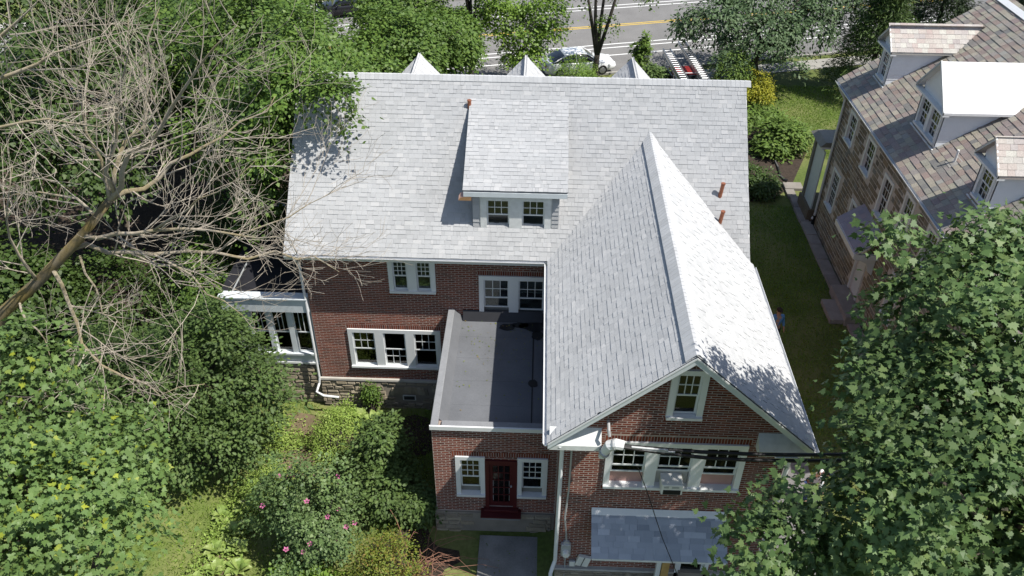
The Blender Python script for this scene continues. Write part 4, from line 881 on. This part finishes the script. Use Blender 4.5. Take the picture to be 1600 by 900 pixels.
def tree(name, label, base, fork, lobes, ncl, per, cr, size, m, seed, shape=LOBED, bark='bark', rt=.22, group=None, leafparts=0, cat='tree', nl=14, fold=.25, **kw):
    t = thing(name, label, cat, base, group); c, pos, nr, pt, sz, rg = crown(lobes, ncl, per, cr, size, seed, **kw)
    limbs_to(t, base, fork, c, rg, bark, rt, nl)
    fr = leaf_frames(pos, nr, sz, rg, pt)
    if leafparts:
        x, y, dist = px_np(pos); ok = (x > 8) & (x < 1592) & (y > 8) & (y < 892)
        sc = np.where(ok, sz/dist, 0); idx = np.argsort(-sc)[:leafparts]
        me = None; keep = np.ones(len(pos), bool); keep[idx] = False
        z = -np.abs(shape[:, 0])*fold-.12*shape[:, 1]**2
        me = bpy.data.meshes.new('leaf'); me.from_pydata([(a, b_, c_) for (a, b_), c_ in zip(shape, z)], [], [tuple(range(len(shape)))]); me.materials.append(MATS[m])
        for i in idx:
            o = link('leaf', me, t); M = basis(Vector(pos[i]), Vector(fr[1][i]), Vector(fr[2][i]), Vector(fr[3][i])) @ Matrix.Diagonal((sz[i],)*3+(1,))
            o.matrix_basis = Matrix.Translation(-org(t)) @ M
        fr = tuple(a[keep] for a in fr)
    leaf_mesh('crown', fr, shape, m, t, fold, kind='stuff' if leafparts else None)
    return t
def bush(name, label, base, lobes, ncl, per, cr, size, m, seed, shape=OVAL, group=None, cat='shrub', bark='darkbark', nstem=6, point_out=False, fold=.25, **kw):
    t = thing(name, label, cat, base, group); c, pos, nr, pt, sz, rg = crown(lobes, ncl, per, cr, size, seed, **kw)
    mb = MB()
    for i in rg.choice(len(c), min(nstem*3, len(c)), replace=False):
        e = Vector(c[i]); b = Vector(base)+Vector((rg.normal()*.08, rg.normal()*.08, -.05)); mb.tube([b, b.lerp(e, .5)+Vector((0,0,.1)), e], [.035,.02,.008], 5)
    mb.build('stem', bark, t)
    if point_out: nr, pt = nr+np.array([0,0,.5]), pt+np.array([0,0,.45])
    leaf_mesh('foliage', leaf_frames(pos, nr, sz, rg, pt), shape, m, t, fold); return t
g0 = lambda x, y: (x, y, gz(x, y))
# near maples
tree('maple_tree', 'large dark green maple in the lower right corner, nearest the camera', (9.6,-12.6,0), (9.2,-12.0,8.0),
     [(8.5,-9.4,12.2,1.6,1.6,1.5),(7.4,-9.5,11.6,1.2,1.2,1.2),(7.4,-11.4,11.0,1.7,1.7,1.5),(8.8,-11.0,11.0,2.2,2.2,2.1),(6.7,-10.6,10.7,.9,.9,.8),(5.2,-12.5,8.9,1.3,1.3,1.0),(6.4,-12.9,10.0,1.8,1.8,1.6),(7.8,-13.4,10.4,2.0,2.0,1.8),(4.4,-13.0,9.2,.9,.9,.8),(6.9,-8.7,12.8,.45,.45,.6),(8.9,-8.3,12.5,.8,.8,.7),(9.9,-8.2,12.3,1.2,1.2,1.1),
      (12.2,-11.4,12.0,2.8,2.6,2.8),(9.2,-10.0,10.0,1.6,1.3,1.6),(12.8,-13.2,14.2,2.2,2.2,1.8),(11.6,-12.6,13.4,2.0,2.0,1.5),(10.8,-11.0,13.2,1.6,1.6,1.2),(11.0,-14.2,9.4,2.6,2.4,2.4),(9.6,-11.8,8.4,3.2,3.0,2.2),(6.6,-12.4,7.6,1.8,1.6,1.4)],  # high right lobes out of frame and inner lobes, added to cast shade
     980, 50, .28, .16, 'maple', 101, MAPLE, rt=.3, leafparts=300, shell=.6, bottom=-.7, nl=30, flat=.75, jit=.42)
tree('maple_tree', 'pale green maple with yellow leaf tips in the lower left corner', g0(-9.6,-12.6), (-9.4,-12.5,6.5),
     [(-9.2,-11.1,10.4,1.2,1.2,1.0),(-8.3,-11.4,9.3,1.3,1.3,1.1),(-8.4,-12.8,9.5,1.7,1.7,1.4),(-7.9,-10.9,8.7,.85,.85,.7),(-7.7,-13.9,9.0,1.5,1.5,1.3),(-9.6,-10.9,10.9,1.0,1.0,.8),(-9.5,-12.7,10.4,1.6,1.6,1.4),(-7.8,-12.5,8.6,1.1,1.1,.9),(-9.4,-12.6,8.2,2.0,2.0,1.8),(-11.2,-12.4,9.6,1.8,1.8,1.8)],
     400, 50, .27, .135, 'maple2', 102, MAPLE, rt=.22, leafparts=300, shell=.6, bottom=-.6, nl=24, flat=.84, jit=.4, rough=.4)
# broadleaf trees behind and beside the house, each its own
BT = [
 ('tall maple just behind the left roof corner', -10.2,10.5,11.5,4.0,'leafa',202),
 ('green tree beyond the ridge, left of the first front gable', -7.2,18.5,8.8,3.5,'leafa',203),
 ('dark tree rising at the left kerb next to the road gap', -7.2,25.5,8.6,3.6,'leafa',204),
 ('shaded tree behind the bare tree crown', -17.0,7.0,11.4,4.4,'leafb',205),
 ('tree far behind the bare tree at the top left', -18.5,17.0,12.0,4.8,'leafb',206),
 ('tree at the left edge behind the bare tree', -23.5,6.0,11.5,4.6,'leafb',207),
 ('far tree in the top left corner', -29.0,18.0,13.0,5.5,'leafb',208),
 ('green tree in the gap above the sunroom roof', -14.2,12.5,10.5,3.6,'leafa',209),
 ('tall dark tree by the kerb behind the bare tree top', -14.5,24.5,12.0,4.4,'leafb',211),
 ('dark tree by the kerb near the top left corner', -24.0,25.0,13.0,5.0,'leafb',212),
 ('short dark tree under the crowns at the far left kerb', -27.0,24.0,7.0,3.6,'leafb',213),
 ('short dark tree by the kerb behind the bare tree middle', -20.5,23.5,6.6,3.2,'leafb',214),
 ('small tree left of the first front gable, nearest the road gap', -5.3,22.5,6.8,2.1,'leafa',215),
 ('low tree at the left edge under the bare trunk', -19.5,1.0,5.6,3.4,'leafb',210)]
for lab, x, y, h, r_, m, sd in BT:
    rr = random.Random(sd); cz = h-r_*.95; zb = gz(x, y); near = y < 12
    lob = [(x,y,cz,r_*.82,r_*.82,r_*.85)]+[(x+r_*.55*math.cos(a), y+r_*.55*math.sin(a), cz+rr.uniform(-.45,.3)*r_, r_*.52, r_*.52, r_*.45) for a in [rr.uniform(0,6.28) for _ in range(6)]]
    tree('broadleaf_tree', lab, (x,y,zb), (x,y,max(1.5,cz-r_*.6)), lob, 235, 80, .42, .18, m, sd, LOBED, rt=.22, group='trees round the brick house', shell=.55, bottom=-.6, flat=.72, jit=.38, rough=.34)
tree('broadleaf_tree', 'leafy maple overhanging the left end of the main roof', g0(-10.2,5.4), (-9.9,5.2,5.5), [(-7.6,2.6,10.5,1.3,1.2,1.1),(-8.8,5.0,10.3,2.0,2.0,1.8),(-9.9,4.0,8.6,1.5,1.5,1.5),(-6.2,2.0,10.7,.75,.75,.6),(-8.9,8.0,10.2,1.8,1.8,1.6),(-10.9,8.0,10.6,2.0,2.0,1.8),(-5.8,1.7,10.3,.5,.5,.4),(-8.9,2.2,8.7,1.0,1.0,1.0),(-10.6,5.8,7.4,2.2,2.2,2.0),(-9.4,3.0,6.4,1.2,1.2,1.2)], 360, 90, .34, .145, 'leafa', 201, LOBED, rt=.24, group='trees round the brick house', shell=.55, bottom=-.7, flat=.7, jit=.38, rough=.3)
# understorey left of the sunroom
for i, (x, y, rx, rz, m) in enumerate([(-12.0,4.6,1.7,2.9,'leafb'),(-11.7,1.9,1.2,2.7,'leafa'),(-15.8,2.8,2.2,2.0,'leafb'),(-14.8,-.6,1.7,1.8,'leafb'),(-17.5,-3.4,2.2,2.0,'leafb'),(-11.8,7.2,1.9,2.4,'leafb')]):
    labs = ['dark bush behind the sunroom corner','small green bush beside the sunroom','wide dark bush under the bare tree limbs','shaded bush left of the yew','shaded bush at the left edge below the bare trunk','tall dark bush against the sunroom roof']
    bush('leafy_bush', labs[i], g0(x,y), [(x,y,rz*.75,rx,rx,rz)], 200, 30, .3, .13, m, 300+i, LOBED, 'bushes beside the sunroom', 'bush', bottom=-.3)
# yews and junipers
def yew(label, x, y, lobes, ncl, m, sd, size=.17, per=34, cr=.22, group='yews and junipers', cat='shrub', name='yew_bush'):
    z = gz(x, y); return bush(name, label, (x,y,z), [(a,b,c+z,d,e,f) for a,b,c,d,e,f in lobes], ncl, per, cr, size, m, sd, FAN, group, cat, point_out=True, fold=0, shell=.45, bottom=-.45, rough=.4, flat=.8, up=1.1, jit=.5)
yew('large dark green yew in front of the white sunroom', -10.4,-3.2, [(-10.3,-3.0,4.5,1.8,1.7,1.7),(-8.9,-2.5,4.1,1.2,1.2,1.2),(-12.0,-3.5,4.4,1.6,1.6,1.5),(-9.2,-3.4,2.8,1.1,1.1,1.0),(-11.2,-4.0,2.7,1.5,1.4,1.4),(-9.9,-2.0,5.1,1.3,1.2,1.2),(-13.2,-3.0,4.4,1.4,1.4,1.4),(-12.6,-4.6,3.0,1.5,1.4,1.5),(-8.3,-2.9,2.9,1.0,1.0,1.2),(-10.4,-3.2,1.8,2.3,1.7,1.9)], 680, 'needle', 401, .15, 46, .26)
yew('spreading dark yew beside the porch wall', -4.2,-4.1, [(-4.6,-3.6,1.5,.85,.8,1.3),(-4.4,-4.7,.9,1.0,.8,.8),(-3.4,-5.0,.75,.95,.55,.5)], 300, 'needle', 402, .14, 34, .2)
yew('bright green feathery juniper in the mulch bed', 13.8,20.4, [(13.8,20.4,.8,1.3,1.2,.8),(13.2,19.6,.5,.9,.8,.5)], 170, 'needlelight', 403, .24, 26, .24)
yew('low green juniper mat on the lawn edge behind the mulch', 12.2,23.4, [(12.0,23.2,.3,1.5,1.2,.45),(13.6,24.2,.3,1.2,1.0,.4)], 140, 'needlelight', 404, .2, 24, .26)
yew('slim dark conifer beside the right front gable', 6.4,27.6, [(6.4,27.6,1.6,.5,.5,1.8),(6.6,27.6,2.9,.2,.2,.9)], 90, 'needlelight', 405, .2, 40, .16)
yew('dark rounded conifer left of the ladder truck', 7.0,26.2, [(7.1,26.2,1.2,.8,.8,1.0)], 90, 'needle', 406, .2, 40, .22)
for i, (x, y, h, r_) in enumerate([(20.6,27.6,7.5,3.0),(24.6,29.5,9,3.4),(28.8,27.5,9.5,3.2),(33,30,11,3.4)]):
    t = thing('conifer_tree', ['dark conifer left of the others above the stone house','second dark conifer from the left above the stone house','third dark conifer behind the slate roof','far right dark conifer behind the slate ridge'][i], 'tree', (x,y,0), 'dark conifers behind the stone house')
    MB().tube([(x,y,-.1),(x,y,h*.95)], [.22,.03], 8).build('trunk','darkbark',t)
    rg = np.random.default_rng(500+i); n = 700; zt = rg.random(n)**.8; ang = rg.uniform(0,6.28,n); rad = (1-zt)*r_*rg.uniform(.55,1.05,n)+.1
    c = np.stack([x+rad*np.cos(ang), y+rad*np.sin(ang), .6+zt*(h-.6)], 1); k = 26; off = rg.normal(size=(n,k,3))*np.array([.32,.32,.12]); pos = (c[:,None,:]+off).reshape(-1,3)
    pt = np.repeat(np.stack([np.cos(ang),np.sin(ang),-.2+0*ang],1)[:,None,:],k,1).reshape(-1,3)
    leaf_mesh('crown', leaf_frames(pos, rg.normal(size=pos.shape)+np.array([0,0,.8]), .26*rg.uniform(.7,1.2,len(pos)), rg, pt), BLADE, 'needledark' if i else 'needle', t, 0)
# far trees and shrubs on the street side
tree('magnolia_tree', 'broad grey-green magnolia between the road and the stone house', (14.2,29.6,0), (14.2,29.6,2.6), [(11.1,29.0,3.9,1.9,1.9,1.6),(14.1,28.0,3.6,2.2,2.2,1.9),(16.9,29.0,4.0,2.0,2.0,1.7),(12.2,27.2,2.4,1.4,1.4,1.2),(15.3,27.2,2.2,1.3,1.3,1.1),(13.6,31.0,5.2,2.6,2.6,2.2),(18.1,31.0,4.9,2.4,2.4,2.0),(9.2,29.0,3.9,1.0,1.0,.8)], 420, 50, .40, .24, 'leafgrey', 601, OVAL, rt=.25, shell=.5, bottom=-.6, flat=.6, jit=.4, rough=.3)
tree('street_tree', 'slender dark-trunked street tree with bright leaves left of the white car', (-3.9,26.6,0), (-3.9,26.6,5.5), [(-3.8,26.6,7.6,1.9,1.8,1.6),(-2.6,26.2,6.2,1.0,1.0,.8),(-4.6,27,4.6,.9,.9,.7),(-3.4,27.4,3.8,.6,.6,.5)], 190, 26, .3, .15, 'leafbright', 602, LOBED, bark='darkbark', rt=.16, shell=.6)
tree('street_tree', 'small bright green tree in front of the white car boot', (-1.0,27.6,0), (-1.0,27.6,2.2), [(-.9,27.8,3.4,1.8,1.4,1.4),(-2.2,28,4.6,1.6,1.2,1.1),(-.6,27.6,2.0,1.5,1.0,.9),(.2,28,4.9,1.5,1,1.0),(.8,28,3.4,1.1,.8,.8)], 230, 40, .33, .17, 'leafbright', 603, LOBED, rt=.09, shell=.6)
st_ = thing('street_tree', 'dark forked street tree standing in front of the white car bonnet', 'tree', (3.75,28.0,0))
mb = MB(); mb.tube([(3.75,28.0,-.1),(3.75,28.0,1.6),(3.8,28.0,2.2)],[.24,.19,.18],10); mb.build('trunk','darkbark',st_,smooth=True)
for e in ((3.4,28.3,7.5),(4.1,28.2,7.6),(5.1,28.4,7.4),(2.9,28.0,6.2)):
    MB().tube([(3.78,28,2.0),((3.78+e[0])/2-.05,28.1,4.4),e],[.13,.10,.05],8).build('limb','darkbark',st_,smooth=True)
c, pos, nr, pt, sz, rg = crown([(3.6,28.2,8.6,2.6,2.2,1.6),(5.6,28.4,6.4,1.6,1.3,1.1),(2.5,28,5.4,1.0,.8,.7),(4.3,27.6,4.2,.8,.7,.6),(7.0,28.4,6.0,1.0,.9,.7)], 210, 22, .3, .13, 604, bottom=-.8); leaf_mesh('crown', leaf_frames(pos,nr,sz,rg,pt), LOBED, 'leafa', st_)
for i, (lab, x, y, z, rx, rz, m, n, sz_) in enumerate([
 ('yellow-green shrub in front of the white car', 2.6,26.6,1.3,1.25,1.5,'leafbright',190,.10),
 ('bright golden shrub at the lawn corner behind the roof', 13.2,25.6,1.0,1.15,1.1,'gold',150,.13),
 ('taller yellow-green shrub behind the golden one', 12.0,26.6,1.6,1.3,1.7,'needlelight',160,.14),
 ('leafy green shrub against the right wall, nearest the road', 9.3,19.6,.8,1.0,1.0,'leafbright',120,.13),
 ('leafy shrub with pink blooms beside the mulch bed', 9.8,17.2,.7,1.0,.8,'leafa',120,.13),
 ('glossy dark shrub at the near end of the mulch bed', 11.2,15.4,.5,1.3,.75,'leafb',170,.15),
 ('orange-tinged bush between the trees and the first front gable', -5.6,13.5,2.3,1.4,2.0,'autumn',120,.13),
 ('dark hedge shrub left of the ladder truck at the road', 7.6,27.4,.8,.9,.8,'leafb',90,.12),
 ('green shrub left of the third front gable', 4.6,26.2,.6,.9,.7,'leafa',90,.12)]):
    bush('garden_shrub', lab, g0(x,y), [(x,y,z,rx,rx,rz),(x+.4*rx,y-.3*rx,z*.8,rx*.6,rx*.6,rz*.7)], n, 30, .2, sz_, m, 700+i, OVAL, 'garden shrubs')
# rear garden
rs = bush('rose_of_sharon', 'tall rose of sharon shrub with pink flowers in the rear garden', g0(-6.2,-6.6), [(-6.3,-6.5,1.5,1.25,1.15,1.7),(-5.9,-7.3,1.1,1.2,1.0,1.5),(-6.8,-6.0,1.3,.95,.9,1.3),(-5.6,-6.4,1.5,.8,.8,1.3)], 330, 52, .17, .09, 'leafrose', 801, LOBED, bark='bark', nstem=10, shell=.55, bottom=-.5, rough=.5)
rg = np.random.default_rng(9)
FLW = bpy.data.meshes.new('flower'); pv_ = []; pf = []
for k in range(5):
    a = 2*math.pi*k/5; b0 = len(pv_)
    for da, rr_, zz in ((0,.01,0),(-.5,.05,.012),(0,.075,.03),(.5,.05,.012)): pv_.append((rr_*math.cos(a+da), rr_*math.sin(a+da), zz))
    pf.append((b0,b0+1,b0+2,b0+3))
FLW.from_pydata(pv_, [], pf); FLW.materials.append(MATS['pink'])
for px_, py_ in ((440,688),(429,700),(428,730),(473,760),(506,751),(444,757),(520,756),(527,760),(542,790),(508,822),(536,828),(485,850),(519,853),(454,860),(472,862),(455,738),(410,790),(560,812),(480,790),(500,700)):
    p_ = at(px_, py_, 2, rg.uniform(1.2,1.9)+(.5 if py_ < 800 else .1)); d_ = (CAM-p_).normalized()
    # seat the bloom on the shrub's surface
    best = min([(-6.3,-6.5,.8,1.25,1.15,1.7),(-5.9,-7.3,.4,1.2,1.0,1.5)], key=lambda q: (p_-Vector(q[:3])).length); c_ = Vector(best[:3]); v_ = p_-c_
    k_ = math.sqrt((v_.x/best[3])**2+(v_.y/best[4])**2+(v_.z/best[5])**2); p_ = c_+v_/max(k_,.2)*1.2
    o = link('flower', FLW, rs); o.matrix_basis = Matrix.Translation(p_-org(rs)) @ (d_+Vector((rg.normal()*.4,rg.normal()*.4,.3))).normalized().to_track_quat('Z','Y').to_matrix().to_4x4() @ Matrix.Scale(1.25,4)
wb = bush('wild_shrub', 'yellowing shrub with bare reddish canes next to the concrete pad', g0(-3.4,-7.6), [(-3.7,-7.5,.5,.85,.75,.8),(-4.3,-7.9,.6,.7,.7,.9),(-3.2,-7.9,.2,.6,.6,.5),(-4.0,-6.9,.3,.5,.5,.6)], 200, 26, .17, .08, 'autumn', 802, OVAL, shell=.6, rough=.45)
mb = MB(); r = random.Random(5)
for i in range(70):
    b = Vector((-3.2+r.gauss(0,.3), -7.3+r.gauss(0,.35), -.72)); d = Vector((r.gauss(.35,.5), r.gauss(-.1,.5), r.uniform(.6,1.5))); m_ = b+d*.7; mb.tube([b, m_, m_+Vector((d.x*.6,d.y*.6,d.z*.15-.1)), m_+Vector((d.x*1.0,d.y*1.0,-.25))],[.012,.009,.007,.004],4)
mb.build('cane','redtwig',wb)
bush('wild_shrub', 'scraggly grey-green weed clump beside the soil path', g0(-6.6,-2.6), [(-6.6,-2.4,.1,.7,1.2,.7),(-6.4,-1.3,.0,.6,.5,.6)], 150, 22, .15, .08, 'weed', 803, OVAL, bottom=-.1)
bush('wild_shrub', 'tangled green shrub between the yew and the rose of sharon', g0(-8.3,-4.6), [(-8.3,-4.6,.0,.8,.8,.8),(-7.7,-5.0,-.1,.6,.6,.7)], 130, 26, .18, .09, 'weed', 805, OVAL, shell=.6, rough=.4)
bush('wild_shrub', 'light green shrub at the bottom edge in front of the rose of sharon', g0(-5.6,-8.6), [(-5.7,-8.6,.3,.9,.7,1.0),(-4.9,-8.9,.1,.7,.6,.8),(-6.6,-8.4,.1,.7,.6,.8)], 170, 28, .18, .11, 'leafbright', 806, LOBED, shell=.55, rough=.4)
bush('wild_shrub', 'light green bush below the lower left maple beside the hostas', g0(-9.6,-9.8), [(-9.4,-9.6,.2,1.2,.9,1.1),(-8.6,-10.2,.1,1.0,.8,.9)], 190, 28, .2, .11, 'leafbright', 807, OVAL, shell=.55, rough=.4)
bush('climbing_plant', 'small green climber against the stone foundation', g0(-5.6,-.3), [(-5.6,-.25,.0,.35,.15,.75)], 70, 18, .1, .09, 'leafa', 804, OVAL, cat='plant')
# hostas and other big-leaved plants: every leaf a part
HL = bpy.data.meshes.new('leaf'); hv = []; hf = []
for i in range(6):
    t = i/5; w = .5*math.sin(math.pi*min(1,.08+t*.92))**.8*(1-.25*t); y = t*1.0; z = .55*math.sin(t*2.2)-.25*t; hv += [(-w*.62,y,z+.05*w),(0,y,z-.04),(w*.62,y,z+.05*w)]
for i in range(5): b = i*3; hf += [(b,b+1,b+4,b+3),(b+1,b+2,b+5,b+4)]
HL.from_pydata(hv, [], hf); HL.materials.append(MATS['hosta'])
def hosta(label, x, y, n, s, sd, group='hostas along the garden path'):
    h = thing('hosta_plant', label, 'plant', g0(x,y), group); r = random.Random(sd)
    for i in range(n):
        o = link('leaf', HL, h); a = 2*math.pi*i/n*2.4+r.uniform(-.3,.3); k = s*r.uniform(.75,1.15)
        o.matrix_basis = Matrix.Translation((.06*math.cos(a),.06*math.sin(a),.02+.02*i/n)) @ Matrix.Rotation(a,4,'Z') @ Matrix.Rotation(R(r.uniform(-5,40)),4,'X') @ Matrix.Scale(k,4)
    return h
hp = [(-8.9,-5.0),(-8.6,-5.7),(-9.1,-5.9),(-8.7,-6.5),(-9.4,-6.6),(-8.5,-7.2),(-9.2,-7.3),(-8.3,-8.0),(-8.9,-8.2),(-9.7,-7.7),(-9.6,-5.3),(-8.3,-8.8),(-9.1,-9.0),(-9.9,-8.6)]
hl = ['hosta at the top end of the path row','second hosta down the path row, on the right','second hosta down the path row, on the left','hosta midway down the path on the right','hosta midway down the path on the left','right-hand hosta just below the middle of the row','middle hosta just below the middle of the row','lower right hosta on the path edge','lower middle hosta on the path','outermost left hosta below the middle','outermost left hosta near the top','right hosta at the bottom end','middle hosta at the bottom end','left hosta at the bottom end']
for i, (x, y) in enumerate(hp): hosta(hl[i], x, y, 18, .42, i)
for i, (x, y) in enumerate([(-5.95,-.75),(-5.45,-.95),(-4.9,-.75),(-5.2,-1.5)]): hosta(['left lime-green plant at the stone foundation','middle lime-green plant at the stone foundation','right lime-green plant at the stone foundation','lime-green plant standing out from the foundation'][i], x, y, 13, .46, 50+i, 'plants at the stone foundation')
# ------------------------------------------------------------------ bare tree
BTREE = thing('bare_tree', 'large leafless tree leaning over the left side, with pale twigs', 'tree', (-17.6,-4.6,gz(-17.6,-4.6)))
rb = random.Random(21)
def pth(pl): return [at(x, y, 1, d) for x, y, d in pl]
trunk = [Vector((-17.6,-4.6,-.3)), Vector((-17.2,-4.5,2.2))]+pth([(0,492,-4.2),(60,440,-4.1),(125,372,-4.0),(172,312,-4.0)])
MB().tube(trunk, [.30,.24,.18,.155,.13,.10], 12).build('trunk','deadbark',BTREE,smooth=True)
LIMBS = [
 [(172,312,-4.0),(190,270,-4.3),(230,225,-4.8),(265,172,-5.2),(310,105,-5.8),(370,40,-6.2)],
 [(172,312,-4.0),(225,295,-3.6),(267,255,-3.2),(320,228,-2.8),(375,190,-2.4),(430,150,-2.0)],
 [(172,312,-4.0),(158,250,-4.0),(133,205,-4.3),(128,135,-4.6),(110,60,-5.0)],
 [(178,300,-4.0),(188,240,-3.6),(228,195,-3.2),(242,110,-2.8),(250,10,-2.4)],
 [(178,300,-4.0),(182,220,-4.4),(190,130,-4.9),(200,30,-5.4)],
 [(130,368,-4.0),(180,365,-4.4),(240,360,-4.8),(330,360,-5.0),(400,372,-5.2),(445,385,-5.4)],
 [(105,392,-4.1),(170,395,-3.8),(240,397,-3.6),(340,395,-3.5),(430,392,-3.4),(490,400,-3.3),(530,425,-3.2)],
 [(82,420,-4.1),(107,473,-4.8),(128,537,-5.4),(197,590,-5.8),(250,618,-6.0),(320,600,-6.2)],
 [(60,440,-4.1),(30,400,-4.6),(10,340,-5.2),(20,260,-5.6)],
 [(-30,120,-5.0),(40,108,-5.2),(85,82,-5.4),(150,60,-5.6)],
 [(-30,70,-4.0),(20,40,-4.2),(60,0,-4.4)],
 [(-30,200,-6.0),(40,190,-6.2),(110,192,-6.3),(190,190,-6.5)],
 [(150,340,-4.0),(120,310,-3.6),(60,300,-3.3),(0,310,-3)],
 [(240,360,-4.8),(290,330,-5.2),(340,300,-5.4),(400,250,-5.6)],
 [(240,397,-3.6),(300,430,-4.2),(350,470,-4.8),(400,520,-5.2)],
 [(125,400,-4.0),(150,450,-4.6),(160,490,-5.0),(190,510,-5.2)],
 [(340,395,-3.5),(420,350,-3.2),(480,320,-3.0),(540,290,-2.8)],
 [(30,470,-4.2),(40,500,-4.8),(70,530,-5.2),(60,580,-5.6)]]
TW = []
def grow(p, d, L, r_, dep):
    n = 4; pts = [p]; q = p.copy(); dd = d.copy()
    for i in range(n):
        dd = (dd+Vector((rb.gauss(0,.11), rb.gauss(0,.11), rb.gauss(.05,.10)))).normalized(); q = q+dd*(L/n); pts.append(q)
    rs_ = [r_, r_*.85, r_*.7, r_*.55, r_*.35]; TW.append((pts, rs_))
    if dep == 0: return
    k = rb.randint(3, 5) if dep > 1 else rb.randint(2, 4)
    for i in range(k):
        t = rb.uniform(.2, 1.0); j = min(n-1, int(t*n)); a = pts[j].lerp(pts[j+1], t*n-j); dj = (pts[j+1]-pts[j]).normalized()
        s = dj.cross(Vector((rb.gauss(0,1), rb.gauss(0,1), rb.gauss(0,1)))).normalized(); ang = R(rb.uniform(22, 50))
        grow(a, (dj*math.cos(ang)+s*math.sin(ang)+Vector((0,0,.10))).normalized(), L*rb.uniform(.45,.7), r_*.58, dep-1)
for li, pl in enumerate(LIMBS):
    P_ = pth(pl); n = len(P_); r0 = [.13,.12,.10,.10,.09,.11,.12,.10,.09,.10,.09,.07,.08,.06,.06,.06,.05,.06][li]
    fine_ = []
    for i in range(n-1):
        for t in (0, .5): fine_.append(P_[i].lerp(P_[i+1], t)+(Vector((rb.gauss(0,.10), rb.gauss(0,.10), rb.gauss(0,.09))) if t else Vector()))
    fine_.append(P_[-1]); N = len(fine_)
    MB().tube(fine_, [r0*.60*(1-.86*i/(N-1)) for i in range(N)], 7).build('limb','limbbark',BTREE,smooth=True)
    tot = sum((fine_[i+1]-fine_[i]).length for i in range(N-1)); nb = int(tot*2.2)
    for b in range(nb):
        t = (b+rb.random())/nb
        if t < .12: continue
        f = t*(N-1); j = min(N-2, int(f)); a = fine_[j].lerp(fine_[j+1], f-j); dj = (fine_[j+1]-fine_[j]).normalized()
        s = dj.cross(Vector((rb.gauss(0,1), rb.gauss(0,1), rb.gauss(0,1)))).normalized(); ang = R(rb.uniform(30, 65))
        grow(a, (dj*math.cos(ang)+s*math.sin(ang)+Vector((0,0,.12))).normalized(), rb.uniform(1.4, 3.1)*(1-.35*t), max(.012, r0*(1-.8*t)*.30), 2)
mb = MB()
for pts, rs_ in TW: mb.tube(pts, [max(x*.85, .0040) for x in rs_], 4)
tw = mb.build('twigs','twig',BTREE); tw['kind'] = 'stuff'
# ------------------------------------------------------------------ grass and ground cover
def tufts(name, label, areas, n, h, m, seed, wd=.10):
    rg = np.random.default_rng(seed); out = []
    ar = np.array([(a[1]-a[0])*(a[3]-a[2]) for a in areas]); cnt = (n*ar/ar.sum()).astype(int)
    for a, k in zip(areas, cnt): out.append(np.stack([rg.uniform(a[0],a[1],k), rg.uniform(a[2],a[3],k)], 1))
    p = np.vstack(out)
    def inb(x0,x1,y0,y1): return (p[:,0]>x0)&(p[:,0]<x1)&(p[:,1]>y0)&(p[:,1]<y1)
    p = p[~(inb(-7.6,7,-.2,8.2)|inb(-2.8,7,-8,0)|inb(-10.3,-7.3,0,6.1)|inb(-1.3,1,-9.5,-5.3)|inb(6.9,9.6,-7.5,-2.2)|inb(12.95,40,-5,16.3))]
    if name == 'grass': p = p[~(((p[:,0]+8.0)/1.1)**2+((p[:,1]+2.2)/1.6)**2 < 1)]
    z = np.array([gz(x,y) for x, y in p]); sz = h*rg.uniform(.5,1.3,len(p)); pos = np.column_stack([p, z+sz*.38])
    pt = rg.normal(size=pos.shape)*.35+np.array([0,0,1.]); nr = rg.normal(size=pos.shape)*np.array([1,1,.2])
    o = leaf_mesh(name, leaf_frames(pos, nr, sz, rg, pt), BLADE*[wd/.1,1], m, None, 0); tag(o, label, 'grass', kind='stuff')
tufts('grass','short lawn grass round the two houses', [(7,13,-6,14),(13,24,19,29),(-12,-2.5,-12,0)], 90000, .085, 'grass', 1, .16)
wp = [(-8.0,-2.0,1.3,.5),(-7.0,-2.0,.3,1.2),(-8.6,-3.2,.4,.8),(-7.9,-3.4,.5,.4),(-8.9,-2.0,.8,1.2),(-8.3,-4.2,.8,.9),(-9.3,-5.6,.6,1.6),(-9.4,-8.0,.8,1.6),(-8.4,-9.4,.9,.8),(-6.0,-1.2,1.2,.5),(-7.4,-4.2,.6,.6),(-9.0,-1.0,.7,.5)]
rg = np.random.default_rng(77); P_ = []
for x, y, a, b in wp: k = int(1500*a*b); P_.append(np.stack([rg.normal(x,a*.5,k), rg.normal(y,b*.5,k)],1))
P_ = np.vstack(P_); P_ = P_[(P_[:,1] < -.15)]; z = np.array([gz(x,y) for x,y in P_])+rg.uniform(.02,.22,len(P_)); pos = np.column_stack([P_,z])
tag(leaf_mesh('ground_cover', leaf_frames(pos, rg.normal(size=pos.shape)*.5+np.array([0,0,1]), .10*rg.uniform(.6,1.3,len(pos)), rg), OVAL, 'weed', None), 'light green weeds and low ground cover in the rear garden', 'ground cover', kind='stuff')

rg = np.random.default_rng(88); k = 150
P_ = np.vstack([np.column_stack([rg.uniform(-2.1,.9,k), -5.0+4.8*rg.random(k)**.6, np.full(k,3.745)]), np.column_stack([rg.uniform(-1.2,.9,60), rg.uniform(-8.6,-5.7,60), np.full(60,-.645)])])
tag(leaf_mesh('leaf_litter', leaf_frames(P_, rg.normal(size=P_.shape)*.25+np.array([0,0,1]), .06*rg.uniform(.5,1.2,len(P_)), rg), OVAL, 'autumn', None), 'scattered dry leaves on the flat porch roof and concrete pad', 'leaf litter', kind='stuff')
